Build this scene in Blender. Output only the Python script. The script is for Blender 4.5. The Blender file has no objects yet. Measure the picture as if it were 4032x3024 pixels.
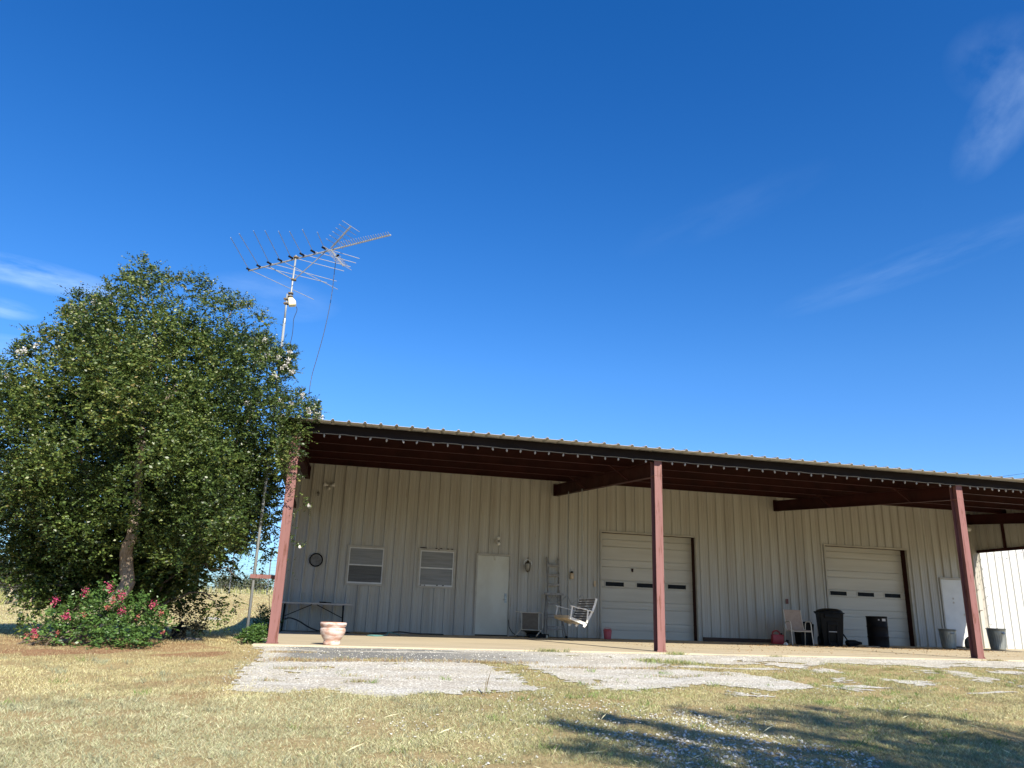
import bpy, math, random
import numpy as np
from mathutils import Vector, Matrix
R = math.radians
random.seed(7); rng = np.random.default_rng(11)
S = bpy.context.scene
COL = S.collection
# ------------------------------------------------------------------ camera model
CAM = np.array([0.8411, -14.8532, 0.6785]); YAW, PIT, ROL, F = 0.2203, 0.29, 0.0355, 3030.0
WY = 7.656                      # plane of the building's front wall
fw = np.array([math.sin(YAW)*math.cos(PIT), math.cos(YAW)*math.cos(PIT), math.sin(PIT)])
r0 = np.array([math.cos(YAW), -math.sin(YAW), 0.0]); u0 = np.cross(r0, fw)
rt = r0*math.cos(ROL)+u0*math.sin(ROL); up = -r0*math.sin(ROL)+u0*math.cos(ROL)
def ray(u, v): return fw+rt*(u-2016)/F-up*(v-1512)/F
def onY(u, v, y): d = ray(u, v); return CAM+d*((y-CAM[1])/d[1])
def onX(u, v, x): d = ray(u, v); return CAM+d*((x-CAM[0])/d[0])
def onZ(u, v, z): d = ray(u, v); return CAM+d*((z-CAM[2])/d[2])
def zs(x): return 0.034+0.004*x  # top of the porch slab
def sstep(t): t = np.clip(t, 0, 1); return t*t*(3-2*t)
def ground_z(x, y):
    x = np.asarray(x, float); y = np.asarray(y, float)
    base = 0.034+0.004*np.clip(x, -12, 40)-0.035
    front = np.minimum(y+0.35, 0)*0.055
    front = np.maximum(front, -1.6)
    A = 1.25*sstep((x+18)/12)+0.0
    hill = A*sstep((y-12.5)/20)-3.5*sstep((y-34)/90)
    bump = 0.012*np.sin(x*2.1+y*1.3)*np.sin(y*1.7-x*.6)+0.01*np.sin(x*4.7+1)*np.sin(y*5.1)
    near = np.where((y < -0.6) | (x < -0.9), 1.0, 0.0)
    return base+front+hill+bump*near
def slabp(u, v):
    d = ray(u, v); t = (0.034+0.004*CAM[0]-CAM[2])/(d[2]-0.004*d[0]); return CAM+d*t
def gpt(u, v):
    d = ray(u, v); lo = 3.0; t = lo
    while t < 200:
        p = CAM+d*t
        if p[2] < float(ground_z(p[0], p[1])): break
        t += 0.05
    return CAM+d*t
# ------------------------------------------------------------------ object helpers
def tag(o, label=None, cat=None, group=None, kind=None):
    if label: o['label'] = label
    if cat: o['category'] = cat
    if group: o['group'] = group
    if kind: o['kind'] = kind
    return o
def empty(name, loc=(0, 0, 0), rz=0.0):
    o = bpy.data.objects.new(name, None); COL.objects.link(o); o.location = loc; o.rotation_euler = (0, 0, rz)
    o.empty_display_size = .2
    return o
class MB:
    def __init__(s): s.v = []; s.f = []
    def add(s, vs, fs):
        n = len(s.v); s.v += [tuple(map(float, p)) for p in vs]; s.f += [tuple(i+n for i in f) for f in fs]; return s
    def box(s, a, b):
        x0, y0, z0 = a; x1, y1, z1 = b
        return s.add([(x0,y0,z0),(x1,y0,z0),(x1,y1,z0),(x0,y1,z0),(x0,y0,z1),(x1,y0,z1),(x1,y1,z1),(x0,y1,z1)],
                     [(0,3,2,1),(4,5,6,7),(0,1,5,4),(1,2,6,5),(2,3,7,6),(3,0,4,7)])
    def bar(s, p, q, w, h, upv=(0, 0, 1)):
        p = Vector(p); q = Vector(q); d = (q-p).normalized(); u = Vector(upv)
        sd = d.cross(u)
        if sd.length < 1e-4: sd = d.cross(Vector((0, 1, 0)))
        sd.normalize(); u = sd.cross(d).normalized()
        c = []
        for e in (p, q):
            for a, b in ((-1,-1),(1,-1),(1,1),(-1,1)): c.append(e+sd*a*w/2+u*b*h/2)
        return s.add(c, [(0,1,2,3),(7,6,5,4),(0,4,5,1),(1,5,6,2),(2,6,7,3),(3,7,4,0)])
    def tube(s, pts, r, n=8, cap=True):
        pts = [Vector(p) for p in pts]; m = len(pts)
        rs = r if isinstance(r, (list, tuple)) else [r]*m
        base = len(s.v); prev = None
        for i, p in enumerate(pts):
            d = (pts[min(i+1, m-1)]-pts[max(i-1, 0)]).normalized()
            if prev is None:
                a = d.cross(Vector((0, 0, 1)))
                if a.length < 1e-3: a = d.cross(Vector((0, 1, 0)))
            else: a = prev-d*prev.dot(d)
            a.normalize(); b = d.cross(a); prev = a
            for k in range(n):
                t = 2*math.pi*k/n; s.v.append(tuple(p+(a*math.cos(t)+b*math.sin(t))*rs[i]))
        for i in range(m-1):
            for k in range(n):
                k2 = (k+1) % n
                s.f.append((base+i*n+k, base+i*n+k2, base+(i+1)*n+k2, base+(i+1)*n+k))
        if cap:
            s.f.append(tuple(base+k for k in range(n))[::-1]); s.f.append(tuple(base+(m-1)*n+k for k in range(n)))
        return s
    def lathe(s, prof, n=24, c=(0, 0, 0), wob=None, sx=1, sy=1):
        base = len(s.v)
        for r, z in prof:
            for k in range(n):
                t = 2*math.pi*k/n; q = r*(wob(t, z) if wob else 1)
                s.v.append((c[0]+q*math.cos(t)*sx, c[1]+q*math.sin(t)*sy, c[2]+z))
        for i in range(len(prof)-1):
            for k in range(n):
                k2 = (k+1) % n
                s.f.append((base+i*n+k, base+i*n+k2, base+(i+1)*n+k2, base+(i+1)*n+k))
        return s
    def prism(s, poly, z0, z1):   # poly in XY
        n = len(poly)
        return s.add([(x, y, z0) for x, y in poly]+[(x, y, z1) for x, y in poly],
                     [tuple(range(n))[::-1], tuple(range(n, 2*n))]+[(i, (i+1) % n, (i+1) % n+n, i+n) for i in range(n)])
    def build(s, name, m, parent=None, smooth=False, bevel=0):
        me = bpy.data.meshes.new(name); me.from_pydata(s.v, [], s.f); me.validate(); me.materials.append(m)
        if smooth: me.shade_smooth(); 
        o = bpy.data.objects.new(name, me); COL.objects.link(o)
        if parent is not None: o.parent = parent
        if bevel:
            b = o.modifiers.new('Bevel', 'BEVEL'); b.width = bevel; b.segments = 2; b.limit_method = 'ANGLE'
        return o
def quads_obj(name, V, m, parent=None, rnd=None, extra=None):
    """V: (n,4,3) array of quads -> one mesh, with a per-face 'rnd' value"""
    n = len(V); me = bpy.data.meshes.new(name)
    me.vertices.add(n*4); me.vertices.foreach_set('co', V.reshape(-1).astype(np.float32))
    me.loops.add(n*4); me.loops.foreach_set('vertex_index', np.arange(n*4, dtype=np.int32))
    me.polygons.add(n); me.polygons.foreach_set('loop_start', np.arange(0, n*4, 4, dtype=np.int32))
    me.update(calc_edges=True)
    if rnd is not None:
        a = me.attributes.new('rnd', 'FLOAT', 'FACE'); a.data.foreach_set('value', rnd.astype(np.float32))
    if extra is not None:
        a = me.attributes.new('tint', 'FLOAT_COLOR', 'FACE'); c = np.ones((n, 4), np.float32); c[:, :3] = extra; a.data.foreach_set('color', c.reshape(-1))
    me.materials.append(m); o = bpy.data.objects.new(name, me); COL.objects.link(o)
    if parent is not None: o.parent = parent
    return o
# ------------------------------------------------------------------ materials
def nt(name):
    m = bpy.data.materials.new(name); m.use_nodes = True; t = m.node_tree; t.nodes.clear()
    o = t.nodes.new('ShaderNodeOutputMaterial'); b = t.nodes.new('ShaderNodeBsdfPrincipled')
    t.links.new(b.outputs[0], o.inputs[0]); return m, t, b, o
def ramp(t, fac, stops):
    r = t.nodes.new('ShaderNodeValToRGB'); e = r.color_ramp.elements
    while len(e) > 1: e.remove(e[0])
    e[0].position = stops[0][0]; e[0].color = (*stops[0][1], 1)
    for p, c in stops[1:]:
        x = e.new(p); x.color = (*c, 1)
    t.links.new(fac, r.inputs[0]); return r.outputs[0]
def noise(t, vec, scale, detail=4, rough=.55):
    n = t.nodes.new('ShaderNodeTexNoise'); n.inputs['Scale'].default_value = scale; n.inputs['Detail'].default_value = detail
    n.inputs['Roughness'].default_value = rough
    if vec is not None: t.links.new(vec, n.inputs['Vector'])
    return n.outputs[0]
def coords(t, sc=(1, 1, 1), kind='Object'):
    c = t.nodes.new('ShaderNodeTexCoord'); m = t.nodes.new('ShaderNodeMapping'); m.inputs['Scale'].default_value = sc
    t.links.new(c.outputs[kind], m.inputs[0]); return m.outputs[0]
def mix(t, f, a, b, mode='MIX'):
    m = t.nodes.new('ShaderNodeMix'); m.data_type = 'RGBA'; m.blend_type = mode
    if isinstance(f, (int, float)): m.inputs[0].default_value = f
    else: t.links.new(f, m.inputs[0])
    for i, x in ((6, a), (7, b)):
        if isinstance(x, tuple): m.inputs[i].default_value = (*x, 1)
        else: t.links.new(x, m.inputs[i])
    return m.outputs[2]
def mth(t, op, a, b=None, c=None):
    m = t.nodes.new('ShaderNodeMath'); m.operation = op
    for i, x in enumerate((a, b, c)):
        if x is None: continue
        if isinstance(x, (int, float)): m.inputs[i].default_value = x
        else: t.links.new(x, m.inputs[i])
    return m.outputs[0]
def bump(t, b, h, dist=.005, st=.5):
    n = t.nodes.new('ShaderNodeBump'); n.inputs['Distance'].default_value = dist; n.inputs['Strength'].default_value = st
    t.links.new(h, n.inputs['Height']); t.links.new(n.outputs[0], b.inputs['Normal'])
def mat(name, c, c2=None, rough=.6, metal=0, scale=4, stretch=(1, 1, 1), lo=.4, hi=.65, spots=None, spotlo=.62, spotscale=9, bumps=0, bumpscale=60, spec=.5):
    m, t, b, o = nt(name)
    b.inputs['Roughness'].default_value = rough; b.inputs['Metallic'].default_value = metal
    b.inputs['Specular IOR Level'].default_value = spec
    v = coords(t, stretch)
    col = None
    if c2 is None: c2 = tuple(x*.8 for x in c)
    col = ramp(t, noise(t, v, scale, 6), [(lo, c), (hi, c2)])
    if spots is not None:
        f = ramp(t, noise(t, v, spotscale, 8, .65), [(spotlo, (0, 0, 0)), (spotlo+.05, (1, 1, 1))])
        col = mix(t, f, col, spots)
    t.links.new(col, b.inputs['Base Color'])
    rr = mth(t, 'MULTIPLY_ADD', noise(t, v, scale*2, 3), .3, rough-.15); t.links.new(rr, b.inputs['Roughness'])
    if bumps: bump(t, b, noise(t, coords(t), bumpscale, 4), bumps, .6)
    return m
M = {}
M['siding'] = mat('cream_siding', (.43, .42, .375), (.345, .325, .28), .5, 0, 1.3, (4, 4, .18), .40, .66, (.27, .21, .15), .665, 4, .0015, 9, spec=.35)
M['trim'] = mat('cream_trim', (.40, .375, .315), (.33, .31, .26), .5, 0, 3, spots=(.22, .12, .07), spotlo=.66)
M['roofing'] = mat('pale_roof_sheet', (.52, .50, .44), (.44, .42, .36), .45, .0, 3, (2, .3, 1))
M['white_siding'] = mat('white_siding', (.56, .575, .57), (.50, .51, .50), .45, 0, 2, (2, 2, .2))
M['gdoor'] = mat('garage_door_paint', (.50, .475, .405), (.44, .415, .35), .45, 0, 1.2, (.3, 1, 3), bumps=.001, bumpscale=14)
M['door'] = mat('door_paint', (.55, .55, .47), (.50, .49, .41), .5, 0, 2.2, (1, 1, .6), .4, .6, (.33, .30, .20), .66, 2.6)
M['door_white'] = mat('white_door_paint', (.60, .61, .58), (.54, .55, .53), .5, 0, 2.5, spots=(.36, .36, .33), spotlo=.72, spotscale=4)
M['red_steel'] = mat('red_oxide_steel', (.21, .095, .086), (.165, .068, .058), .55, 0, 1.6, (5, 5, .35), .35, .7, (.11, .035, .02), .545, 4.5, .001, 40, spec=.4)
M['red_dark'] = mat('shade_darkened_red', (.036, .0085, .007), (.024, .0065, .0055), .6, 0, 2, spec=.15)  # red porch steel, the shade under the roof put into its colour
M['beam'] = mat('shade_darkened_beam', (.013, .009, .010), (.008, .0055, .006), .6, 0, 1.5, (.6, 2, 3), spec=.15)  # near-black, the shade below the roof overhang is in the colour
M['black'] = mat('black_metal', (.007, .007, .008), (.005, .005, .006), .55, 0, 6, spec=.10)
M['blackplastic'] = mat('black_plastic', (.007, .008, .009), (.005, .006, .007), .5, 0, 5, spec=.12, bumps=.0006, bumpscale=90)
M['glassdark'] = mat('dark_glass', (.006, .006, .007), (.004, .004, .005), .25, 0, 3, spec=.08)
M['blind'] = mat('window_blind', (.27, .275, .27), (.22, .225, .22), .5, 0, 4, (.4, 1, 6), spec=.2)
M['blind_dark'] = mat('window_screen', (.13, .13, .125), (.10, .10, .096), .5, 0, 4, (.4, 1, 6), spec=.2)
M['alu'] = mat('aluminium', (.60, .60, .58), (.52, .52, .50), .5, .15, 5)
M['galv'] = mat('galvanised_steel', (.34, .37, .37), (.22, .25, .25), .42, .75, 7, (1, 1, .4), bumps=.002, bumpscale=30)
M['mast'] = mat('galvanised_pipe', (.33, .35, .35), (.25, .27, .27), .45, .15, 6, (1, 1, .3), spots=(.25, .17, .12), spotlo=.7)
M['antenna'] = mat('antenna_alu', (.36, .37, .37), (.28, .29, .29), .45, .2, 9)
M['oldwhite'] = mat('white_paint', (.74, .73, .69), (.66, .65, .60), .5, 0, 6, spots=(.40, .33, .25), spotlo=.68)
M['greyslat'] = mat('grey_slat_paint', (.20, .18, .165), (.15, .135, .125), .6, 0, 8)
M['woodunder'] = mat('tan_wood', (.50, .42, .31), (.42, .34, .24), .7, 0, 5)
M['terracotta'] = mat('chalky_terracotta', (.42, .25, .185), (.60, .51, .45), .85, 0, 6, (1, 1, 2.5), .42, .60, bumps=.002, bumpscale=45)
M['terracotta_in'] = mat('orange_terracotta', (.52, .20, .09), (.44, .17, .08), .8, 0, 6)
M['red_plastic'] = mat('red_plastic', (.38, .022, .025), (.30, .015, .02), .4, 0, 5)
M['pinkred'] = mat('faded_red_plastic', (.50, .09, .10), (.42, .07, .08), .5, 0, 5)
M['fabric'] = mat('tan_sling_fabric', (.36, .28, .22), (.31, .24, .19), .8, 0, 12, bumps=.0008, bumpscale=250)
M['fabric_dark'] = mat('brown_sling_fabric', (.16, .14, .11), (.13, .11, .09), .8, 0, 12)
M['chairframe'] = mat('beige_tube_paint', (.55, .51, .43), (.50, .46, .38), .4, 0, 9)
M['tabletop'] = mat('table_laminate', (.40, .38, .35), (.34, .32, .30), .5, 0, 4)
M['bronze'] = mat('aged_bronze', (.10, .075, .04), (.07, .05, .03), .4, .6, 9)
M['glass_milky'] = mat('cloudy_glass', (.30, .29, .25), (.24, .23, .20), .12, 0, 6)
M['bulb'] = mat('frosted_bulb', (.34, .33, .32), (.28, .27, .26), .15, 0, 30)
M['cord'] = mat('pale_cord', (.26, .25, .23), (.22, .21, .19), .6, 0, 20)
M['blackrubber'] = mat('black_rubber', (.014, .014, .014), (.02, .02, .02), .55, 0, 20)
M['rotor'] = mat('yellowed_plastic', (.70, .64, .42), (.62, .56, .36), .45, 0, 8)
M['jar'] = mat('beige_jar', (.55, .42, .27), (.48, .36, .22), .5, 0, 8)
M['clockface'] = mat('worn_clock_face', (.17, .165, .15), (.11, .105, .09), .5, 0, 14, spots=(.12, .10, .08), spotlo=.62, spotscale=20)
M['timber'] = mat('dark_timber', (.06, .035, .025), (.04, .025, .018), .8, 0, 5, (.5, 3, 3))
M['cloth'] = mat('teal_cloth', (.10, .26, .24), (.08, .20, .19), .8, 0, 8)
M['ladder'] = mat('weathered_alu', (.27, .255, .23), (.18, .17, .15), .55, .1, 9, (1, 1, 1), spots=(.10, .09, .08), spotlo=.64, spotscale=25)
M['bark'] = mat('grey_brown_bark', (.36, .29, .22), (.21, .16, .12), .85, 0, 5, (4, 4, .8), .35, .65, (.42, .37, .30), .64, 4, .006, 30)
M['bark_dark'] = mat('dark_bark', (.13, .10, .075), (.07, .055, .04), .9, 0, 6, (4, 4, .8), bumps=.004, bumpscale=30)
M['wire'] = mat('fence_wire', (.22, .23, .24), (.16, .17, .18), .5, .5, 6)
M['woodpost'] = mat('old_wood_post', (.30, .24, .16), (.22, .17, .12), .85, 0, 6, (4, 4, .6))
M['greylump'] = mat('grey_sack', (.14, .14, .13), (.10, .10, .10), .8, 0, 7, bumps=.004, bumpscale=22)
M['paper'] = mat('pale_label', (.42, .41, .40), (.36, .35, .34), .6, 0, 9)
M['straw'] = mat('dry_leaf_litter', (.42, .27, .13), (.30, .18, .09), .9, 0, 20)
def foliage_mat(name, stops, trans=.20, rough=.42, spec=.45):
    m, t, b, o = nt(name)
    a = t.nodes.new('ShaderNodeAttribute'); a.attribute_name = 'rnd'
    col = ramp(t, a.outputs['Fac'], stops); t.links.new(col, b.inputs['Base Color'])
    b.inputs['Roughness'].default_value = rough; b.inputs['Specular IOR Level'].default_value = spec
    tr = t.nodes.new('ShaderNodeBsdfTranslucent'); t.links.new(col, tr.inputs['Color'])
    mx = t.nodes.new('ShaderNodeMixShader'); mx.inputs[0].default_value = trans
    t.links.new(b.outputs[0], mx.inputs[1]); t.links.new(tr.outputs[0], mx.inputs[2]); t.links.new(mx.outputs[0], o.inputs[0])
    return m
M['leaf'] = foliage_mat('crape_leaf', [(0, (.018, .036, .009)), (.3, (.045, .080, .017)), (.6, (.105, .155, .033)), (.85, (.20, .235, .06)), (.97, (.26, .25, .08)), (1, (.22, .11, .05))])
M['shrubleaf'] = foliage_mat('shrub_leaf', [(0, (.035, .08, .018)), (.5, (.075, .15, .035)), (.95, (.15, .25, .06)), (1, (.16, .10, .05))])
M['weed'] = foliage_mat('weed_leaf', [(0, (.05, .11, .03)), (1, (.13, .23, .05))])
M['farleaf'] = foliage_mat('far_leaf', [(0, (.06, .075, .04)), (.6, (.10, .12, .055)), (1, (.16, .16, .08))], .2, .7)
M['darkfar'] = foliage_mat('brush_leaf', [(0, (.035, .04, .025)), (.7, (.07, .07, .04)), (1, (.13, .11, .07))], .15, .8)
M['petal_white'] = foliage_mat('white_petal', [(0, (.72, .70, .66)), (.8, (.85, .84, .80)), (1, (.6, .5, .4))], .35, .6)
M['petal_pink'] = foliage_mat('pink_petal', [(0, (.38, .02, .10)), (.6, (.58, .05, .19)), (1, (.50, .18, .16))], .35, .6)
M['petal_faded'] = foliage_mat('faded_petal', [(0, (.35, .10, .07)), (.6, (.5, .12, .12)), (1, (.45, .22, .12))], .3, .6)
def tint_mat(name, trans=.2):
    m, t, b, o = nt(name); a = t.nodes.new('ShaderNodeAttribute'); a.attribute_name = 'tint'
    t.links.new(a.outputs['Color'], b.inputs['Base Color']); b.inputs['Roughness'].default_value = .6; b.inputs['Specular IOR Level'].default_value = .3
    tr = t.nodes.new('ShaderNodeBsdfTranslucent'); t.links.new(a.outputs['Color'], tr.inputs['Color'])
    mx = t.nodes.new('ShaderNodeMixShader'); mx.inputs[0].default_value = trans
    t.links.new(b.outputs[0], mx.inputs[1]); t.links.new(tr.outputs[0], mx.inputs[2]); t.links.new(mx.outputs[0], o.inputs[0])
    return m
M['blade'] = tint_mat('grass_blade')
# soil under the grass
def ground_mat():
    m, t, b, o = nt('dry_ground'); v = coords(t)
    n1 = noise(t, v, 1.1, 6); n2 = noise(t, v, 22, 6, .7); n3 = noise(t, v, 90, 3, .7)
    base = ramp(t, n1, [(.36, (.36, .27, .13)), (.5, (.42, .33, .17)), (.66, (.27, .22, .10))])
    fine = ramp(t, n2, [(.35, (.20, .15, .075)), (.5, (.40, .31, .16)), (.68, (.52, .43, .24))])
    col = mix(t, .55, base, fine)
    a = t.nodes.new('ShaderNodeAttribute'); a.attribute_name = 'dirt'
    red = ramp(t, n2, [(.35, (.24, .115, .065)), (.65, (.33, .18, .11))])
    col = mix(t, a.outputs['Fac'], col, red)
    t.links.new(col, b.inputs['Base Color']); b.inputs['Roughness'].default_value = 1; b.inputs['Specular IOR Level'].default_value = 0
    h = mth(t, 'ADD', n2, n3); bump(t, b, h, .02, .8); return m
M['ground'] = ground_mat()
def apron_mat():
    m, t, b, o = nt('chip_gravel_asphalt'); v = coords(t)
    vo = t.nodes.new('ShaderNodeTexVoronoi'); vo.inputs['Scale'].default_value = 34; t.links.new(v, vo.inputs['Vector'])
    chips = ramp(t, vo.outputs['Distance'], [(0, (.69, .68, .61)), (.36, (.60, .59, .525)), (.66, (.26, .245, .21))])
    n1 = noise(t, v, 1.0, 5); n2 = noise(t, v, 60, 4, .7)
    chips = mix(t, .35, chips, ramp(t, n2, [(.35, (.45, .44, .385)), (.55, (.68, .67, .60))]))
    dk = ramp(t, n2, [(.3, (.12, .122, .115)), (.6, (.21, .212, .20)), (.75, (.33, .33, .31))])
    a = t.nodes.new('ShaderNodeAttribute'); a.attribute_name = 'dark'
    stn = ramp(t, noise(t, coords(t, (.6, 1.6, 1)), 1.7, 7, .65), [(.40, (1, 1, 1)), (.56, (.74, .66, .56)), (.70, (.50, .40, .30))])
    chips = mix(t, .45, chips, stn, 'MULTIPLY')
    f = mth(t, 'MULTIPLY', a.outputs['Fac'], ramp(t, n1, [(.3, (.85, .85, .85)), (.6, (1, 1, 1))]))
    col = mix(t, f, chips, dk)
    t.links.new(col, b.inputs['Base Color']); b.inputs['Roughness'].default_value = 1; b.inputs['Specular IOR Level'].default_value = 0
    bump(t, b, mth(t, 'ADD', vo.outputs['Distance'], n2), .006, .35); return m
M['apron'] = apron_mat()
def slab_mat():
    m, t, b, o = nt('stained_concrete'); v = coords(t, (.5, 1.6, 1))
    n1 = noise(t, v, 1.1, 7, .6); n2 = noise(t, coords(t), 40, 5, .6)
    col = ramp(t, n1, [(.3, (.36, .31, .22)), (.5, (.45, .385, .265)), (.62, (.50, .43, .30)), (.75, (.37, .30, .20))])
    col = mix(t, .25, col, ramp(t, n2, [(.3, (.28, .24, .17)), (.7, (.60, .53, .40))]))
    t.links.new(col, b.inputs['Base Color']); b.inputs['Roughness'].default_value = .95; b.inputs['Specular IOR Level'].default_value = 0.05
    bump(t, b, n2, .002, .3); return m
M['slab'] = slab_mat()
M['stone'] = foliage_mat('limestone', [(0, (.28, .27, .235)), (.5, (.48, .47, .41)), (1, (.66, .65, .57))], 0.0, .9, .2)
# ------------------------------------------------------------------ world and sun
SUN = Vector((.26, -1.0, .71)).normalized()
w = bpy.data.worlds.new('World'); S.world = w; w.use_nodes = True; t = w.node_tree; t.nodes.clear()
wo = t.nodes.new('ShaderNodeOutputWorld'); bg = t.nodes.new('ShaderNodeBackground'); t.links.new(bg.outputs[0], wo.inputs[0])
sk = t.nodes.new('ShaderNodeTexSky'); sk.sky_type = 'NISHITA'; sk.sun_disc = False
sk.sun_elevation = math.asin(SUN.z); sk.sun_rotation = math.atan2(SUN.x, SUN.y); sk.altitude = 300; sk.air_density = 1.0; sk.dust_density = .25; sk.ozone_density = 3.0
hs = t.nodes.new('ShaderNodeHueSaturation'); hs.inputs['Saturation'].default_value = 1.36; hs.inputs['Hue'].default_value = .505
t.links.new(sk.outputs[0], hs.inputs['Color'])
tc = t.nodes.new('ShaderNodeTexCoord')
sep = t.nodes.new('ShaderNodeSeparateXYZ'); t.links.new(tc.outputs['Generated'], sep.inputs[0])
skyc = mix(t, 1.0, hs.outputs[0], ramp(t, sep.outputs['Z'], [(0.0, (.30, .43, .66)), (.05, (.44, .60, .85)), (.14, (.86, .88, 1.02)), (.30, (1.08, .965, 1.03)), (.60, (1.0, .87, 1.0))]), 'MULTIPLY')
def vdot(vec, d, off=0):
    n = t.nodes.new('ShaderNodeVectorMath'); n.operation = 'DOT_PRODUCT'; t.links.new(vec, n.inputs[0]); n.inputs[1].default_value = tuple(d); return n.outputs['Value']
def cloud(skyc, px, py, rx, ry, ang, amt, sx=3, sy=14, col=(8, 9, 10), soft=.5):
    c = ray(px, py); c = c/np.linalg.norm(c)
    a = np.cross(np.array([0, 0, 1.]), c)*-1; a = a/np.linalg.norm(a); b = np.cross(a, c)  # right, up
    if b[2] < 0: b = -b
    a2 = a*math.cos(ang)+b*math.sin(ang); b2 = -a*math.sin(ang)+b*math.cos(ang)
    u = vdot(tc.outputs['Generated'], a2); v = vdot(tc.outputs['Generated'], b2); z = vdot(tc.outputs['Generated'], c)
    cm = t.nodes.new('ShaderNodeCombineXYZ'); t.links.new(mth(t, 'MULTIPLY', u, sx), cm.inputs[0]); t.links.new(mth(t, 'MULTIPLY', v, sy), cm.inputs[1])
    cm.inputs[2].default_value = px*.01
    nz = noise(t, cm.outputs[0], 2.4, 8, .58)
    eu = mth(t, 'DIVIDE', u, rx); ev = mth(t, 'DIVIDE', v, ry)
    d2 = mth(t, 'ADD', mth(t, 'MULTIPLY', eu, eu), mth(t, 'MULTIPLY', ev, ev))
    fall = mth(t, 'MAXIMUM', mth(t, 'SUBTRACT', 1.0, d2), 0.0)
    fall = mth(t, 'MULTIPLY', fall, mth(t, 'GREATER_THAN', z, 0.0))
    k = mth(t, 'MULTIPLY', fall, mth(t, 'MAXIMUM', mth(t, 'MULTIPLY', mth(t, 'SUBTRACT', nz, .36), 3.2), 0))
    k = mth(t, 'MINIMUM', mth(t, 'MULTIPLY', k, amt), .9)
    return mix(t, k, skyc, col)
CW = (5.2, 6.6, 8.2)
for args in ((110, 1080, .105, .019, R(1), .50, 3, 12), (20, 1370, .08, .016, R(5), .2, 4, 22), (0, 1210, .04, .012, 0, .3, 4, 22), (1060, 1170, .09, .03, 0, .12, 4, 12),
             (3970, 430, .085, .035, R(48), .13, 6, 9), (4000, 250, .05, .07, R(60), .06, 9, 9), (3600, 1040, .17, .022, R(12), .06, 4, 22), (2850, 830, .14, .03, R(18), .02, 4, 14)):
    skyc = cloud(skyc, *args, col=CW)
t.links.new(skyc, bg.inputs[0]); bg.inputs[1].default_value = .107
sl = bpy.data.lights.new('sun', 'SUN'); sl.energy = 5.0; sl.angle = R(.53); sl.color = (1, .92, .79)
so = bpy.data.objects.new('sun', sl); COL.objects.link(so); so.rotation_euler = SUN.to_track_quat('Z', 'Y').to_euler(); so.location = (5, -20, 15)
S.view_settings.view_transform = 'Standard'; S.view_settings.look = 'None'; S.view_settings.exposure = 0.85; S.view_settings.gamma = 1
cd = bpy.data.cameras.new('camera'); cam = bpy.data.objects.new('camera', cd); COL.objects.link(cam); S.camera = cam
cd.sensor_width = 36; cd.lens = F/4032*36; cd.clip_end = 4000; cd.clip_start = .05
mw = Matrix.Identity(4)
for i in range(3): mw[i][0] = rt[i]; mw[i][1] = up[i]; mw[i][2] = -fw[i]; mw[i][3] = CAM[i]
cam.matrix_world = mw
# ================================================================== GROUND
def inpoly(P, x, y):
    x = np.asarray(x); y = np.asarray(y); c = np.zeros(x.shape, bool); n = len(P)
    for i in range(n):
        x1, y1 = P[i]; x2, y2 = P[i-1]
        if y1 == y2: continue
        c ^= ((y1 > y) != (y2 > y)) & (x < (x2-x1)*(y-y1)/(y2-y1)+x1)
    return c
def wpoly(pts): return [tuple(gpt(u, v)[:2]) for u, v in pts]
def vnoise(x, y, s, seed=0):
    """cheap smooth value noise 0..1"""
    x = np.asarray(x)*s+seed*17.3; y = np.asarray(y)*s+seed*9.1
    xi = np.floor(x).astype(np.int64); yi = np.floor(y).astype(np.int64); fx = x-xi; fy = y-yi
    def h(a, b):
        n = (a*374761393+b*668265263+seed*974634) & 0x7fffffff; n = ((n ^ (n >> 13))*1274126177) & 0x7fffffff
        return ((n ^ (n >> 16)) & 0xffff)/65535.
    fx = fx*fx*(3-2*fx); fy = fy*fy*(3-2*fy)
    return (h(xi, yi)*(1-fx)+h(xi+1, yi)*fx)*(1-fy)+(h(xi, yi+1)*(1-fx)+h(xi+1, yi+1)*fx)*fy
def fbm(x, y, s, seed=0): return (vnoise(x, y, s, seed)+.5*vnoise(x, y, s*2.1, seed+1)+.25*vnoise(x, y, s*4.3, seed+2))/1.75
SLABF = -0.34          # front edge of the porch slab
AP = wpoly([(1022,2552),(1040,2580),(1012,2602),(985,2616),(950,2655),(932,2700),(938,2722),(1010,2733),(1120,2726),(1290,2716),(1390,2736),(1470,2748),(1600,2740),
            (1760,2736),(1850,2722),(1950,2730),(2060,2724),(2180,2716),(2280,2708),(2450,2717),(2560,2720),(2640,2708),(2800,2703),(2950,2715),(3060,2724),(3190,2716),
            (3160,2694),(3060,2672),(2900,2652),(2740,2641),(2640,2636),(2620,2618),(2800,2612),(3000,2618),(3190,2634),(3250,2612),(3500,2620),(3700,2630),(3900,2634),(4100,2636),(4100,2606)])
AP = AP[:-1]+[(16.5, AP[-2][1]), (26, AP[-2][1]-.1), (26, SLABF+.05), (-.2, SLABF+.05)]
WEDGE = wpoly([(1880,2607),(1980,2612),(2080,2625),(2130,2650),(2250,2688),(2330,2712),(2300,2730),(2180,2733),(2085,2704),(2030,2664),(1960,2630)])
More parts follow.
